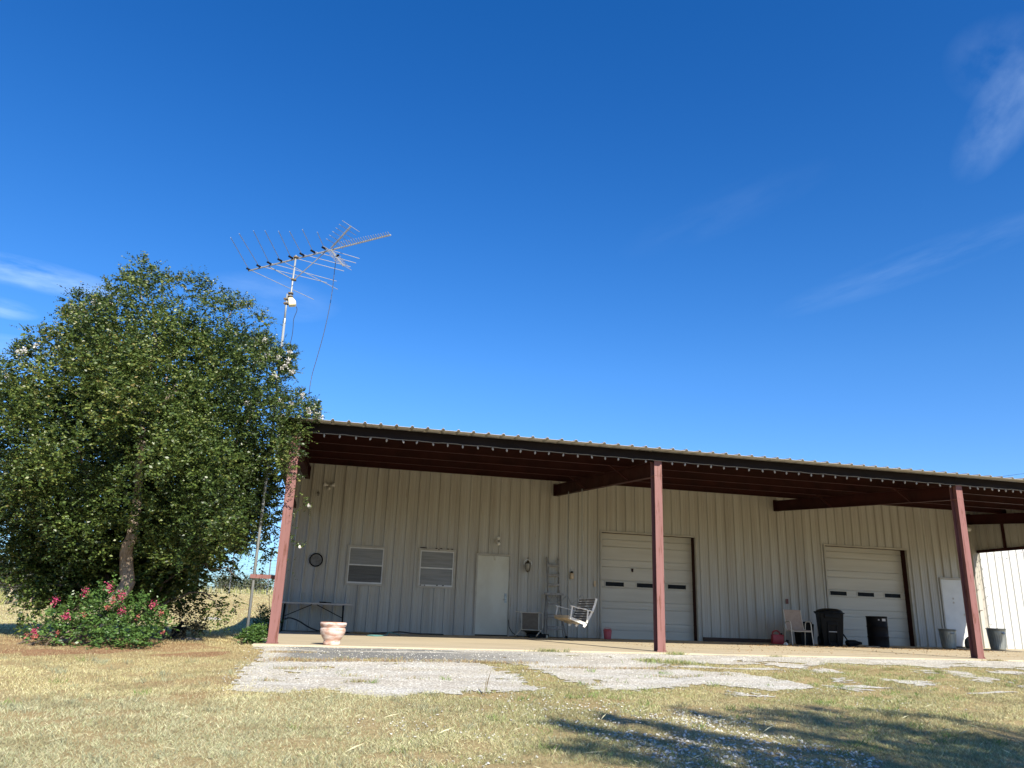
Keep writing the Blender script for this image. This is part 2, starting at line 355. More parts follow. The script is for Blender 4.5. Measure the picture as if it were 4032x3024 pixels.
PATCH = [wpoly(q) for q in (
    [(3270,2672),(3330,2668),(3370,2684),(3300,2692)], [(3255,2700),(3330,2706),(3410,2722),(3380,2728),(3290,2716)],
    [(3470,2672),(3560,2680),(3680,2682),(3690,2700),(3620,2706),(3560,2692),(3490,2684)], [(3590,2636),(3720,2642),(3840,2652),(3820,2662),(3640,2652)],
    [(3770,2660),(3860,2666),(3920,2684),(3880,2690),(3790,2676)], [(3900,2640),(4032,2650),(4032,2662),(3930,2655)], [(3980,2690),(4040,2694),(4040,2712),(4000,2708)],
    [(3170,2640),(3290,2640),(3300,2652),(3190,2650)], [(2900,2726),(3010,2740),(2990,2748),(2880,2738)])]
def gravel_mask(x, y):
    j = .16*(fbm(x, y, 3.0, 3)-.5)*2; k = .16*(fbm(x, y, 3.0, 8)-.5)*2
    j += .11*(vnoise(x, y, 11, 5)-.5)*2; k += .11*(vnoise(x, y, 11, 6)-.5)*2
    xx = x+j; yy = np.where(y > -1.2, y, y+k)
    m = inpoly(AP, xx, np.minimum(yy, SLABF)) & (y <= SLABF+.06) & ~inpoly(WEDGE, xx, y+k*.6)
    for q in PATCH: m |= inpoly(q, x+j*1.5, y+k)
    st_ = fbm(x*.30+y*.25, y*1.5, 1.5, 12)
    ext = (x > 6.5) & (x < 26) & (y < -.8) & (y > -4.2-.05*x) & (st_ > .74-.05*sstep((y+3.2)/2))
    hole = (x > 8.0) & (y < -1.0) & (fbm(x*.35, y*1.4, 1.6, 13) > .63) | (fbm(x, y, 3.0, 17) > .80) & (y < -.8)
    return ((m & ~hole) | ext) & (x < 26)
COARSE = wpoly([(2330,2905),(2480,2880),(2620,2890),(2760,2870),(2900,2885),(3060,2890),(3180,2925),(3300,2945),(3420,2985),(3500,3040),(3100,3060),(2700,3045),(2560,2990),(2420,2945)])
DIRT = [wpoly(q) for q in ([(-200,2556),(0,2552),(110,2560),(380,2556),(520,2556),(560,2566),(400,2576),(160,2582),(0,2575),(-200,2580)],
        [(585,2580),(700,2572),(860,2566),(930,2572),(860,2584),(700,2590),(600,2590)], [(560,2690),(700,2680),(900,2660),(940,2668),(930,2700),(840,2712),(640,2706)],
        [(700,2726),(900,2722),(930,2740),(860,2752),(720,2745)])]
def dirt_mask(x, y):
    d = np.zeros(np.shape(x)); j = .25*(fbm(x, y, 2.5, 21)-.5)*2
    for i, q in enumerate(DIRT): d = np.maximum(d, inpoly(q, x+j, y+j*.7)*(.75 if i < 2 else .3))
    bed = ((x+3.3)/2.5)**2+((y+.3)/1.3)**2
    return np.maximum(d, (bed+j*2 < 1)*.5)
def axis(parts):
    o = []
    for a, b, s in parts: o += list(np.arange(a, b-1e-6, s))
    return np.array(o+[parts[-1][1]])
gx = axis([(-900, -200, 100), (-200, -40, 10), (-40, -9, 1.0), (-9, 26, .055), (26, 60, 1.5), (60, 200, 20), (200, 900, 100)])
gy = axis([(-300, -60, 30), (-60, -12, 3), (-12, .2, .055), (.2, 9, .4), (9, 60, 1.0), (60, 200, 10), (200, 1400, 100)])
GX, GY = np.meshgrid(gx, gy); GZ = ground_z(GX, GY); nx, ny = len(gx), len(gy)
idx = np.arange(nx*ny).reshape(ny, nx)
def grid_mesh(name, q, Z, m, attrs):
    used, inv = np.unique(q.reshape(-1), return_inverse=True)
    me = bpy.data.meshes.new(name); me.vertices.add(len(used))
    co = np.stack([GX.reshape(-1)[used], GY.reshape(-1)[used], Z.reshape(-1)[used]], 1)
    me.vertices.foreach_set('co', co.reshape(-1).astype(np.float32)); n = len(q)
    me.loops.add(n*4); me.loops.foreach_set('vertex_index', inv.astype(np.int32)); me.polygons.add(n)
    me.polygons.foreach_set('loop_start', np.arange(0, n*4, 4, dtype=np.int32)); me.update(calc_edges=True)
    for k, A in attrs.items():
        a = me.attributes.new(k, 'FLOAT', 'POINT'); a.data.foreach_set('value', A.reshape(-1)[used].astype(np.float32))
    me.shade_smooth(); me.materials.append(m); o = bpy.data.objects.new(name, me); COL.objects.link(o); return o
q = np.stack([idx[:-1, :-1], idx[:-1, 1:], idx[1:, 1:], idx[1:, :-1]], -1).reshape(-1, 4)
tag(grid_mesh('ground', q, GZ, M['ground'], {'dirt': dirt_mask(GX, GY)}), kind='structure')
cxm = (GX[:-1, :-1]+GX[1:, 1:])/2; cym = (GY[:-1, :-1]+GY[1:, 1:])/2
gm = (gravel_mask(cxm, cym) & (cxm > -3) & (cym > -12)).reshape(-1)
dk = 1.0*sstep((6.0-GX)/3.6)*sstep((GY+2.25+.12*(fbm(GX, GY, 2, 31)-.5))/.3)*sstep((GX-.15)/.35)*(1-.75*sstep((fbm(GX*.4, GY*2.5, 2.0, 33)-.54)/.1)*(GY > -1.0))
crackY = np.interp(GX, [-1, 1, 3, 6, 9, 13], [-2.35, -2.4, -2.3, -2.25, -2.2, -2.2])
tag(grid_mesh('gravel_apron', q[gm], GZ+.006+.006*vnoise(GX, GY, 9, 4), M['apron'], {'dark': dk}), kind='structure')
# concrete slab of the porch, top surface slightly tilted like the photo's
mb = MB(); x0, x1, y0, y1 = -.30, 40.0, SLABF, WY+.6
vs = [(x0, y0, zs(x0)-.25), (x1, y0, zs(x1)-.25), (x1, y1, zs(x1)-.25), (x0, y1, zs(x0)-.25), (x0, y0, zs(x0)), (x1, y0, zs(x1)), (x1, y1, zs(x1)), (x0, y1, zs(x0))]
mb.add(vs, [(0,3,2,1),(4,5,6,7),(0,1,5,4),(1,2,6,5),(2,3,7,6),(3,0,4,7)])
tag(mb.build('porch_slab', M['slab'], bevel=.012), kind='structure')
# ---- grass blades
def blades(n, x, y, h, wd, lean, col, name, label_kind=True, z=None, tilt_dir=None):
    z = ground_z(x, y) if z is None else z
    az = rng.uniform(0, 2*np.pi, n) if tilt_dir is None else tilt_dir+rng.normal(0, .7, n)
    le = np.clip(lean, 0, 1.45); L = h
    dx = np.cos(az)*np.sin(le)*L; dy = np.sin(az)*np.sin(le)*L; dz = np.cos(le)*L
    sa = rng.uniform(0, 2*np.pi, n); wx = np.cos(sa)*wd/2; wy = np.sin(sa)*wd/2
    V = np.empty((n, 4, 3)); b = np.stack([x, y, z], 1)
    V[:, 0] = b-np.stack([wx, wy, np.zeros(n)], 1); V[:, 1] = b+np.stack([wx, wy, np.zeros(n)], 1)
    mid = b+np.stack([dx*.42, dy*.42, dz*.60+.002], 1)
    V[:, 3] = mid-np.stack([wx*.7, wy*.7, np.zeros(n)], 1); V[:, 2] = b+np.stack([dx, dy, dz+.004], 1)
    return V, col
STRAW = np.array([.54, .49, .25]); PALE = np.array([.68, .65, .42]); BROWN = np.array([.31, .235, .12]); OLIVE = np.array([.27, .29, .10]); GREEN = np.array([.15, .22, .06]); HAY = np.array([.41, .43, .27]); RED = np.array([.30, .18, .10])
def grass_col(x, y, n):
    n1 = fbm(x, y, .5, 41); n2 = fbm(x, y, 1.7, 44); u = rng.random(n)
    s = np.tile(STRAW, (n, 1))
    right = sstep((x-.6-(y+5)*.25)/3.5)                       # greener lawn to the right
    mat_ = sstep((fbm(x, y, 1.9, 95)-.60)/.12)*.5
    hay = sstep((-4.9-y+.6*(n2-.5))/1.2)*(1-right*.8)          # hay-green cuttings close to the camera on the left
    f = right*sstep((n1+.6*(n2-.5)-.28)/.3)
    s = s*(1-f[:, None]*.85)+OLIVE*f[:, None]*.85
    s = s*(1-hay[:, None]*.85)+HAY*hay[:, None]*.85
    p = (u < .30)[:, None]; s = np.where(p, s*.35+PALE*.65, s)
    g = ((u > .86) & (rng.random(n) < .35+.65*right))[:, None]; s = np.where(g, s*.3+GREEN*.7, s)
    bb = ((u > .60) & (u < .70+.10*(n2 > .55)))[:, None]; s = np.where(bb, s*.35+BROWN*.65, s)
    s = s*(1-mat_[:, None])+np.array([.24, .22, .12])*mat_[:, None]
    strip = (sstep((y+3.0)/.8)*(x < 0))[:, None]*.65*(rng.random(n) < .75)[:, None]; s = s*(1-strip)+(BROWN*1.15)*strip
    d = (dirt_mask(x, y)*.7)[:, None]; s = s*(1-d)+RED*d
    s *= rng.uniform(.68, 1.22, (n, 1))*(.84+.40*fbm(x, y, .9, 47)[:, None]); s[:, 1] *= rng.uniform(.95, 1.06, n); return s
Vs = []; Cs = []
def scatter(xa, xb, ya, yb, dens, hl, hh, wl, wh, lean=(.7, .35), keep=None):
    n = int((xb-xa)*(yb-ya)*dens); x = rng.uniform(xa, xb, n); y = rng.uniform(ya, yb, n)
    k = ~((x > -.32) & (y > SLABF-.01))
    # only ground the photo could plausibly see
    cx = x-CAM[0]; cy = y-CAM[1]; az = np.arctan2(cx, cy)-YAW; k &= np.abs(az) < .78
    k &= ~gravel_mask(x, y) | ((rng.random(n) < .42) & (gravel_mask(x+.22, y+.2) ^ gravel_mask(x-.22, y-.2))) | ((rng.random(n) < .10*(fbm(x, y, 2.2, 58) > .60)))
    k &= rng.random(n) < 1-.85*(dirt_mask(x, y) > .9)-.3*(dirt_mask(x, y) > .4)
    k &= ~(inpoly(COARSE, x+.3*(fbm(x, y, 2, 61)-.5), y+.3*(fbm(x, y, 2, 62)-.5)) & (rng.random(n) < .55-.45*(fbm(x, y, 2.2, 63) > .52)))
    k &= rng.random(n) < .12+1.55*sstep((fbm(x, y, 2.3, 50)-.25)/.4)
    if keep is not None: k &= keep(x, y)
    x = x[k]; y = y[k]; n = len(x)
    h = rng.uniform(hl, hh, n)*(.6+.8*fbm(x, y, 1.3, 51)); wd = rng.uniform(wl, wh, n); le = np.abs(rng.normal(lean[0], lean[1], n))
    V, C = blades(n, x, y, h, wd, le, grass_col(x, y, n), ''); Vs.append(V); Cs.append(C)
scatter(-4, 11, -10.6, -7.4, 8600, .014, .042, .0014, .0028, (.95, .35))
scatter(-5.5, 15, -7.4, -4.8, 5000, .015, .045, .002, .0036, (.85, .35))
scatter(-7, 19, -4.8, -2.4, 3400, .012, .034, .003, .005, (.75, .35))
scatter(-8, 25, -2.4, SLABF, 2600, .010, .028, .0035, .006, (.7, .35))
scatter(-11, -.32, SLABF, 4.5, 1100, .02, .05, .005, .008, (.6, .35))
for i in range(420):
    tx = rng.uniform(-4, 15); ty = rng.uniform(-10.2, -2.6); nb = int(rng.integers(14, 44))
    if bool(gravel_mask(np.array(tx), np.array(ty))) and rng.random() < .8: continue
    x = tx+rng.normal(0, .05, nb); y = ty+rng.normal(0, .05, nb); g_ = rng.random() < sstep((tx-.5)/5)*.8+.1
    c_ = (GREEN*1.2 if g_ else HAY*.75)*rng.uniform(.7, 1.25, (nb, 1)); V, C = blades(nb, x, y, rng.uniform(.03, .085, nb), rng.uniform(.0022, .004, nb), np.abs(rng.normal(.55, .35, nb)), c_, ''); Vs.append(V); Cs.append(C)
tag(quads_obj('grass', np.concatenate(Vs), M['blade'], extra=np.concatenate(Cs)), 'short dry straw and olive lawn grass in front of the porch', 'grass', kind='stuff')
# stubble on the rising field behind the building's left end
Vs = []; Cs = []
def field(xa, xb, ya, yb, dens, hl, hh, wl, wh, cols, lean=(.5, .3), keep=None):
    n = int((xb-xa)*(yb-ya)*dens); x = rng.uniform(xa, xb, n); y = rng.uniform(ya, yb, n)
    k = np.abs(np.arctan2(x-CAM[0], y-CAM[1])-YAW+.45) < .42
    if keep is not None: k &= keep(x, y)
    x = x[k]; y = y[k]; n = len(x); h = rng.uniform(hl, hh, n)*(.6+.8*fbm(x, y, .6, 71)); wd = rng.uniform(wl, wh, n)
    u = rng.random((n, 1)); a, b, c = cols; col = np.where(u < .4, a, np.where(u < .8, b, c))*rng.uniform(.75, 1.15, (n, 1))
    V, C = blades(n, x, y, h, wd, np.abs(rng.normal(*lean, n)), col, ''); Vs.append(V); Cs.append(C)
field(-16, -.4, 4.5, 14, 600, .015, .045, .007, .012, (STRAW, PALE*.9, OLIVE*1.5), (.8, .3))
field(-26, 1, 14, 33, 260, .02, .05, .012, .022, (STRAW, PALE*.85, OLIVE*1.5), (.8, .3))
tag(quads_obj('field_stubble', np.concatenate(Vs), M['blade'], extra=np.concatenate(Cs)), 'pale mown stubble on the rising field behind', 'grass', kind='stuff')
Vs = []; Cs = []
field(-16, 3, 31.5, 35, 60, .15, .4, .02, .04, (OLIVE*1.4, STRAW*.9, PALE*.9), (.3, .2))
field(-28, -12.5, 19, 33, 60, .5, 1.15, .02, .045, (OLIVE*1.2, np.array([.42, .38, .2]), PALE*.8), (.28, .2), lambda x, y: x < -10.3-(y-12)*.26+1.5*(fbm(x, y, .3, 77)-.5))
tag(quads_obj('tall_grass', np.concatenate(Vs), M['blade'], extra=np.concatenate(Cs)), 'tall uncut grass at the top and left edge of the field', 'grass', kind='stuff')
# tufts in the cracks of the apron and along the slab
Vs = []; Cs = []
def tuft(px, py, n, h, spread, cols, on=None):
    p = gpt(px, py) if on is None else on
    x = p[0]+rng.normal(0, spread, n); y = p[1]+rng.normal(0, spread*.35, n); k = (y < SLABF) | (x < -.3) | (rng.random(n) < 0.0); y = np.where(k, y, SLABF-.02)
    col = np.array(cols)[rng.integers(0, len(cols), n)]*rng.uniform(.75, 1.2, (n, 1))
    V, C = blades(n, x, y, rng.uniform(.4, 1, n)*h, rng.uniform(.003, .006, n), np.abs(rng.normal(.45, .3, n)), col, ''); V[:, :, 2] += .008; Vs.append(V); Cs.append(C)
gr = [GREEN*1.1, OLIVE, STRAW*.8]; br = [BROWN, BROWN*1.3, STRAW*.8, RED]
tuft(2120, 2561, 260, .085, .16, [OLIVE, STRAW, GREEN]); tuft(2195, 2563, 20, .10, .03, gr); tuft(2660, 2581, 240, .08, .12, gr); tuft(3055, 2588, 120, .05, .10, gr); tuft(3760, 2592, 200, .06, .16, br+[OLIVE]); tuft(3905, 2596, 60, .05, .1, [STRAW, BROWN])
tuft(2552, 2608, 90, .08, .07, gr); tuft(2620, 2612, 420, .10, .26, gr); tuft(2700, 2618, 500, .09, .3, gr)
for i in range(64):
    px = random.uniform(1000, 2120); tuft(px, 2606+(px-1250)*.009+random.uniform(-2, 2)+(4 if px > 1900 else 0), random.randint(12, 60), .05+.03*random.random(), .12, br)
for i in range(26):
    px = random.uniform(2120, 2900); tuft(px, 2632+(px-2120)*.012, random.randint(15, 60), .05, .11, br)
for i in range(20): px = random.uniform(1050, 1230); tuft(px, 2572+random.uniform(-2, 2), 25, .04, .08, br)
for px, py, n in ((1110,2639,90),(1160,2640,80),(1270,2637,50),(1200,2636,60),(1380,2668,60),(1410,2690,120),(1640,2680,50),(1060,2685,90),(1500,2672,20),(1600,2640,20),(1570,2594,30),(2505,2602,80),(2610,2670,90),(2665,2672,60),(2735,2668,90),(2860,2662,90),(2330,2702,90),(2060,2640,100),(2600,2640,70),(1180,2600,40),(1345,2596,60),(1700,2608,90),(3360,2640,200),(3500,2640,300),(3700,2650,300)):
    tuft(px, py, n, .055, .09, br+gr)
tuft(1909, 2745, 2, .34, .004, [BROWN*.6])
tag(quads_obj('apron_weeds', np.concatenate(Vs), M['blade'], extra=np.concatenate(Cs)), 'brown and green weeds growing in the cracks of the gravel apron', 'weeds', kind='stuff')
# long loose straws lying on the lawn
n = 120; x = rng.uniform(-2, 9, n); y = rng.uniform(-10, -5.5, n)
V, C = blades(n, x, y, rng.uniform(.07, .2, n), rng.uniform(.0012, .0022, n), rng.uniform(1.15, 1.45, n), np.tile(PALE, (n, 1))*rng.uniform(.8, 1.2, (n, 1)), ''); V[:, :, 2] += .02
tag(quads_obj('loose_straw', V, M['blade'], extra=C), 'long pale straws lying loose on the lawn', 'straw', kind='stuff')
# ---- loose limestone
def stones(P, r):
    n = len(P); d = np.array([(1,0,0),(-1,0,0),(0,1,0),(0,-1,0),(0,0,1),(0,0,-1)], float)
    fs = [(0,2,4),(2,1,4),(1,3,4),(3,0,4),(2,0,5),(1,2,5),(3,1,5),(0,3,5)]
    V = []; RN = []
    for s_ in range(1):
        j = rng.uniform(.65, 1.25, (n, 6, 1))*d[None]+rng.normal(0, .16, (n, 6, 3)); j *= r[:, None, None]*np.array([1.1, .9, .65])
        a = rng.uniform(0, 6.28, n); c, s = np.cos(a)[:, None], np.sin(a)[:, None]
        X = j[..., 0]*c-j[..., 1]*s; Y = j[..., 0]*s+j[..., 1]*c; j = np.stack([X, Y, j[..., 2]], -1)+P[:, None]
        rr = rng.random(n)
        for f in fs:
            a_, b_, c_ = (j[:, k] for k in f); mid = (a_+b_+c_)/3
            out = mid-P; out = mid+out*.28
            m1 = (a_+b_)/2; m2 = (b_+c_)/2; m3 = (c_+a_)/2
            for qd in ((a_, m1, out, m3), (b_, m2, out, m1), (c_, m3, out, m2)): V.append(np.stack(qd, 1)); RN.append(rr)
    return np.concatenate(V), np.concatenate(RN)
P = []; rr = []
n = 15000; x = rng.uniform(1, 9, n); y = rng.uniform(-10.4, -6.5, n)
k = inpoly(COARSE, x+.35*(fbm(x, y, 2, 61)-.5), y+.35*(fbm(x, y, 2, 62)-.5)) & (fbm(x, y, 2.2, 63) < .66); x = x[k]; y = y[k]
P.append(np.stack([x, y, ground_z(x, y)+.008], 1)); rr.append(np.clip(rng.lognormal(-4.5, .42, len(x)), .005, .026))
for px, py, n, s in ((1560,2870,24,.35),(1660,2860,26,.25),(1900,2900,20,.2),(1900,3005,30,.25),(2200,2800,90,.5),(2380,2790,60,.25),(2650,2830,120,.3),(2760,2840,120,.3),(2830,2860,90,.25),(2300,2860,90,.3),(2100,2760,60,.4),(3450,2780,60,.5)):
    p = gpt(px, py); x = p[0]+rng.normal(0, s, n); y = p[1]+rng.normal(0, s*.6, n); P.append(np.stack([x, y, ground_z(x, y)+.012], 1)); rr.append(rng.uniform(.006, .018, n))
n = 9000; x = rng.uniform(-1, 18, n); y = rng.uniform(-5.5, SLABF, n); k = gravel_mask(x, y) | ((gravel_mask(x+.2, y+.3) | gravel_mask(x-.2, y+.3)) & (rng.random(n) < .6)); x = x[k]; y = y[k]; P.append(np.stack([x, y, ground_z(x, y)+.010], 1)); rr.append(rng.uniform(.006, .014, len(x)))
P = np.concatenate(P); rr = np.concatenate(rr); V, RN = stones(P, rr)
tag(quads_obj('loose_gravel', V, M['stone'], rnd=RN), 'broken white limestone gravel scattered in the lawn', 'gravel', kind='stuff')
# ================================================================== BUILDING
RB = .3048; RX0 = .1887
building = empty('metal_building', (0, WY, 0))
tag(building, 'long cream ribbed metal building with a red steel porch along its whole front', 'building')
building.location = (0, 0, 0)
SLOPE = .0815; RZ0 = 4.035; RY0 = -.40
def roof_z(y): return RZ0+SLOPE*(y-RY0)
def rib_profile(xa, xb, x0=RX0, sp=RB, hgt=.042, fine=True):
    pts = [(xa, 0)]; k = math.floor((xa-x0)/sp)
    ev = []
    while x0+k*sp < xb+.1:
        c = x0+k*sp; ev += [(c-.036, 0), (c-.016, hgt), (c+.016, hgt), (c+.036, 0)]
        if fine:
            for m_ in (c+sp*.38, c+sp*.62): ev += [(m_-.014, 0), (m_-.006, .005), (m_+.006, .005), (m_+.014, 0)]
        k += 1
    ev.sort()
    for i, (x, h) in enumerate(ev):
        if xa < x < xb: pts.append((x, h))
    # heights at the ends
    xs = [e[0] for e in ev]; hh = [e[1] for e in ev]
    pts[0] = (xa, float(np.interp(xa, xs, hh))); pts.append((xb, float(np.interp(xb, xs, hh)))); return pts
def ribbed(mb, xa, xb, z0, z1, y=WY, sgn=-1, **k):
    p = rib_profile(xa, xb, **k)
    for (x1, h1), (x2, h2) in zip(p[:-1], p[1:]):
        mb.add([(x1, y+sgn*h1, z0), (x2, y+sgn*h2, z0), (x2, y+sgn*h2, z1), (x1, y+sgn*h1, z1)], [(0, 1, 2, 3)])
G = [(8.83, 11.91, 3.157), (16.46, 19.53, 3.157)]; D = [(5.05, 6.00, 2.285), (20.73, 21.60, 2.275)]; WN = [(1.375, 2.345, 1.342, 2.328), (3.372, 4.348, 1.346, 2.338)]
ZT = roof_z(WY)-.02; LX = -.27; RXE = 31.0
mb = MB(); ops = [(a, b, -1, z) for a, b, z in G+D]+[(a, b, c, d) for a, b, c, d in WN]
cuts = sorted({LX, RXE, 22.41}|{o[0] for o in ops}|{o[1] for o in ops})
for a, b in zip(cuts[:-1], cuts[1:]):
    o = [q_ for q_ in ops if q_[0] <= a+1e-6 and q_[1] >= b-1e-6]
    if b > 22.45: continue
    if not o: ribbed(mb, a, b, -.1, ZT)
    else:
        if o[0][2] > 0: ribbed(mb, a, b, -.1, o[0][2])
        ribbed(mb, a, b, o[0][3], ZT)
for zr in (.30, 1.02, 2.55, 3.45, 4.25):
    k = 0
    while RX0+k*RB < 22.2:
        for o_ in (.075, .235):
            x = RX0+k*RB+o_
            if not any(a-.06 < x < b+.06 and (c < zr < d+.05) for a, b, c, d in ops) : mb.box((x-.007, WY-.008, zr-.007), (x+.007, WY-.001, zr+.007))
        k += 1
mb.build('wall', M['siding'], building)
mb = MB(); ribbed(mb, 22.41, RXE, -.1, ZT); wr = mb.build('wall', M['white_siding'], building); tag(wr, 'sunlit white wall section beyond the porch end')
# other walls and the main roof, seen only from aside
mb = MB()
def ribbed_x(mb, x, ya, yb, z0, z1f, sgn):
    p = rib_profile(ya, yb)
    for (y1, h1), (y2, h2) in zip(p[:-1], p[1:]):
        mb.add([(x+sgn*h1, y1, z0), (x+sgn*h2, y2, z0), (x+sgn*h2, y2, z1f(y2)), (x+sgn*h1, y1, z1f(y1))], [(0, 1, 2, 3)])
ribbed_x(mb, LX, WY, WY+3, -.1, roof_z, -1); ribbed_x(mb, RXE, WY, WY+3, -.1, roof_z, 1)
mb.box((LX, WY+2.9, -.1), (RXE, WY+3, roof_z(WY+3))); mb.build('wall', M['siding'], building)
# roof sheet: ribs run up the slope
def rooftop(xa, xb, y0, y1, name):
    mb = MB(); sp = .3048*.981; x0r = float(onY(1181, 1641, RY0)[0]); p = rib_profile(xa, xb, x0r, sp, .036, False)
    for dz in (0, -.004):
        for (x1, h1), (x2, h2) in zip(p[:-1], p[1:]):
            mb.add([(x1, y0, roof_z(y0)+h1+dz), (x2, y0, roof_z(y0)+h2+dz), (x2, y1, roof_z(y1)+h2+dz), (x1, y1, roof_z(y1)+h1+dz)], [(0, 1, 2, 3)])
    for (x1, h1), (x2, h2) in zip(p[:-1], p[1:]):
        mb.add([(x1, y0, roof_z(y0)+h1-.004), (x2, y0, roof_z(y0)+h2-.004), (x2, y0, roof_z(y0)+h2), (x1, y0, roof_z(y0)+h1)], [(0, 1, 2, 3)])
    return mb.build(name, M['roofing'], building)
rooftop(-.33, 22.48, RY0, WY-.02, 'roof'); rooftop(-.33, RXE+.2, WY+.0, WY+3.1, 'roof')
# posts: wide-flange columns with cap plates
PX = [0.01, 7.365, 14.78, 22.15]
for i, x in enumerate(PX):
    mb = MB(); w2 = .083; d = .20; zb = zs(x)
    for z0, z1 in ((zb, 3.545), (3.560, 3.862)):
        mb.box((x-w2, 0, z0), (x+w2, .012, z1)); mb.box((x-w2, d-.012, z0), (x+w2, d, z1)); mb.box((x-.006, .012, z0), (x+.006, d-.012, z1))
    mb.box((x-w2-.004, -.004, 3.545), (x+w2+.004, d+.004, 3.560)); mb.box((x-w2-.02, -.02, zb), (x+w2+.02, d+.02, zb+.012))
    for bx_ in (-1, 1): mb.tube([(x+bx_*(w2+.008), -.0, zb+.012), (x+bx_*(w2+.008), -.0, zb+.032)], .009, 6)
    o = mb.build('post', M['red_steel'], building, bevel=.0015)
    # rafters
    mb = MB(); ya, yb = d+.0, WY-.06; dp = .33; tf = .011; fwid = .14
    def rb(y): return 3.53+SLOPE*y
    for zoff, h in ((0, tf), (dp-tf, tf)):
        mb.add([(x-fwid/2-.13*0, ya, rb(ya)+zoff), (x+fwid/2, ya, rb(ya)+zoff), (x+fwid/2, yb, rb(yb)+zoff), (x-fwid/2, yb, rb(yb)+zoff),
                (x-fwid/2, ya, rb(ya)+zoff+h), (x+fwid/2, ya, rb(ya)+zoff+h), (x+fwid/2, yb, rb(yb)+zoff+h), (x-fwid/2, yb, rb(yb)+zoff+h)],
               [(0,3,2,1),(4,5,6,7),(0,1,5,4),(1,2,6,5),(2,3,7,6),(3,0,4,7)])
    mb.add([(x-.004, ya, rb(ya)+tf), (x+.004, ya, rb(ya)+tf), (x+.004, yb, rb(yb)+tf), (x-.004, yb, rb(yb)+tf),
            (x-.004, ya, rb(ya)+dp-tf), (x+.004, ya, rb(ya)+dp-tf), (x+.004, yb, rb(yb)+dp-tf), (x-.004, yb, rb(yb)+dp-tf)],
           [(0,3,2,1),(4,5,6,7),(0,1,5,4),(1,2,6,5),(2,3,7,6),(3,0,4,7)])
    mb.box((x-.085, WY-.06, rb(WY)-.01), (x+.085, WY-.034, rb(WY)+dp+.02))
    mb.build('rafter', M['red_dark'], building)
PUR = [1.55, 3.12, 4.70, 6.30]
for y in PUR:     # Z purlins
    mb = MB(); zt = roof_z(y)-.006; zb = zt-.2
    mb.box((-.28, y, zb), (22.42, y+.003, zt)); mb.box((-.28, y-.06, zb-.003), (22.42, y, zb)); mb.box((-.28, y+.003, zt-.003), (22.42, y+.06, zt)); mb.box((-.28, y-.063, zb), (22.42, y-.060, zb+.018))
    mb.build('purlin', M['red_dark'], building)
for x in PX[:3]:
    for y in (PUR[0], PUR[2]):
        for sg in ((-1,) if x < 1 else (-1, 1)):
            mb = MB(); mb.bar((x+sg*.52, y-.03, roof_z(y)-.19), (x+sg*.05, y-.03, 3.545+SLOPE*y), .03, .03); mb.build('brace', M['red_dark'], building)
# eave beam
mb = MB(); bz0, bz1 = 3.864, 4.052
cutsb = [-.30]+[c for x in PX for c in (x-.075, x+.075)]+[22.44]
for a, b in zip(cutsb[::2], cutsb[1::2]):
    mb.box((a, .004, bz0), (b, .010, bz1)); mb.box((a, .010, bz0), (b, .075, bz0+.006)); mb.box((a, .010, bz1-.006), (b, .075, bz1)); mb.box((a, .069, bz0+.006), (b, .075, bz0+.024))
for x in PX: mb.box((x-.075, -.002, bz0), (x+.075, .16, bz1-.004))
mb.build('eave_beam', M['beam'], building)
# hanging gable panels at both ends of the porch
def hang(x, girt_dark, front_trim):
    mb = MB(); z0 = 3.29; p = rib_profile(.05, WY-.005)
    for (y1, h1), (y2, h2) in zip(p[:-1], p[1:]):
        for dx in (0, .004): mb.add([(x+h1+dx, y1, z0), (x+h2+dx, y2, z0), (x+h2+dx, y2, roof_z(y2)-.01), (x+h1+dx, y1, roof_z(y1)-.01)], [(0, 1, 2, 3)])
    o = mb.build('gable_panel', M['siding'], building)
    mb = MB(); mb.box((x-.10, .0, z0-.09), (x-.003, WY-.04, z0+.0)); 
    for y in (1.0, 3.7, 6.45): mb.box((x-.08, y, z0), (x-.003, y+.06, roof_z(y)-.20))
    mb.build('girt', M['red_dark'], building)
hang(22.40, True, False)
mb = MB(); z0 = 3.40; p = rib_profile(.05, WY-.05)
for (y1, h1), (y2, h2) in zip(p[:-1], p[1:]):
    for dx in (0, .004): mb.add([(-.29-h1-dx, y1, z0), (-.29-h2-dx, y2, z0), (-.29-h2-dx, y2, roof_z(y2)-.01), (-.29-h1-dx, y1, roof_z(y1)-.01)], [(0, 1, 2, 3)])
mb.build('gable_panel', M['siding'], building)
mb = MB(); mb.box((-.29, .0, z0-.09), (-.19, WY-.04, z0)); mb.box((-.27, .05, z0), (-.21, .11, 3.86)); mb.build('girt', M['red_dark'], building)
mb = MB(); mb.box((-.335, -.03, 3.40), (-.285, .05, roof_z(0)-.012)); mb.box((-.335, .05, 3.38), (-.325, WY-.06, 3.43)); tag(mb.build('corner_trim', M['white_siding'], building), 'white corner trim of the hanging panel')
mb = MB(); mb.box((LX-.02, WY-.05, -.1), (LX+.05, WY-.034, ZT-.1)); mb.build('corner_trim', M['trim'], building)
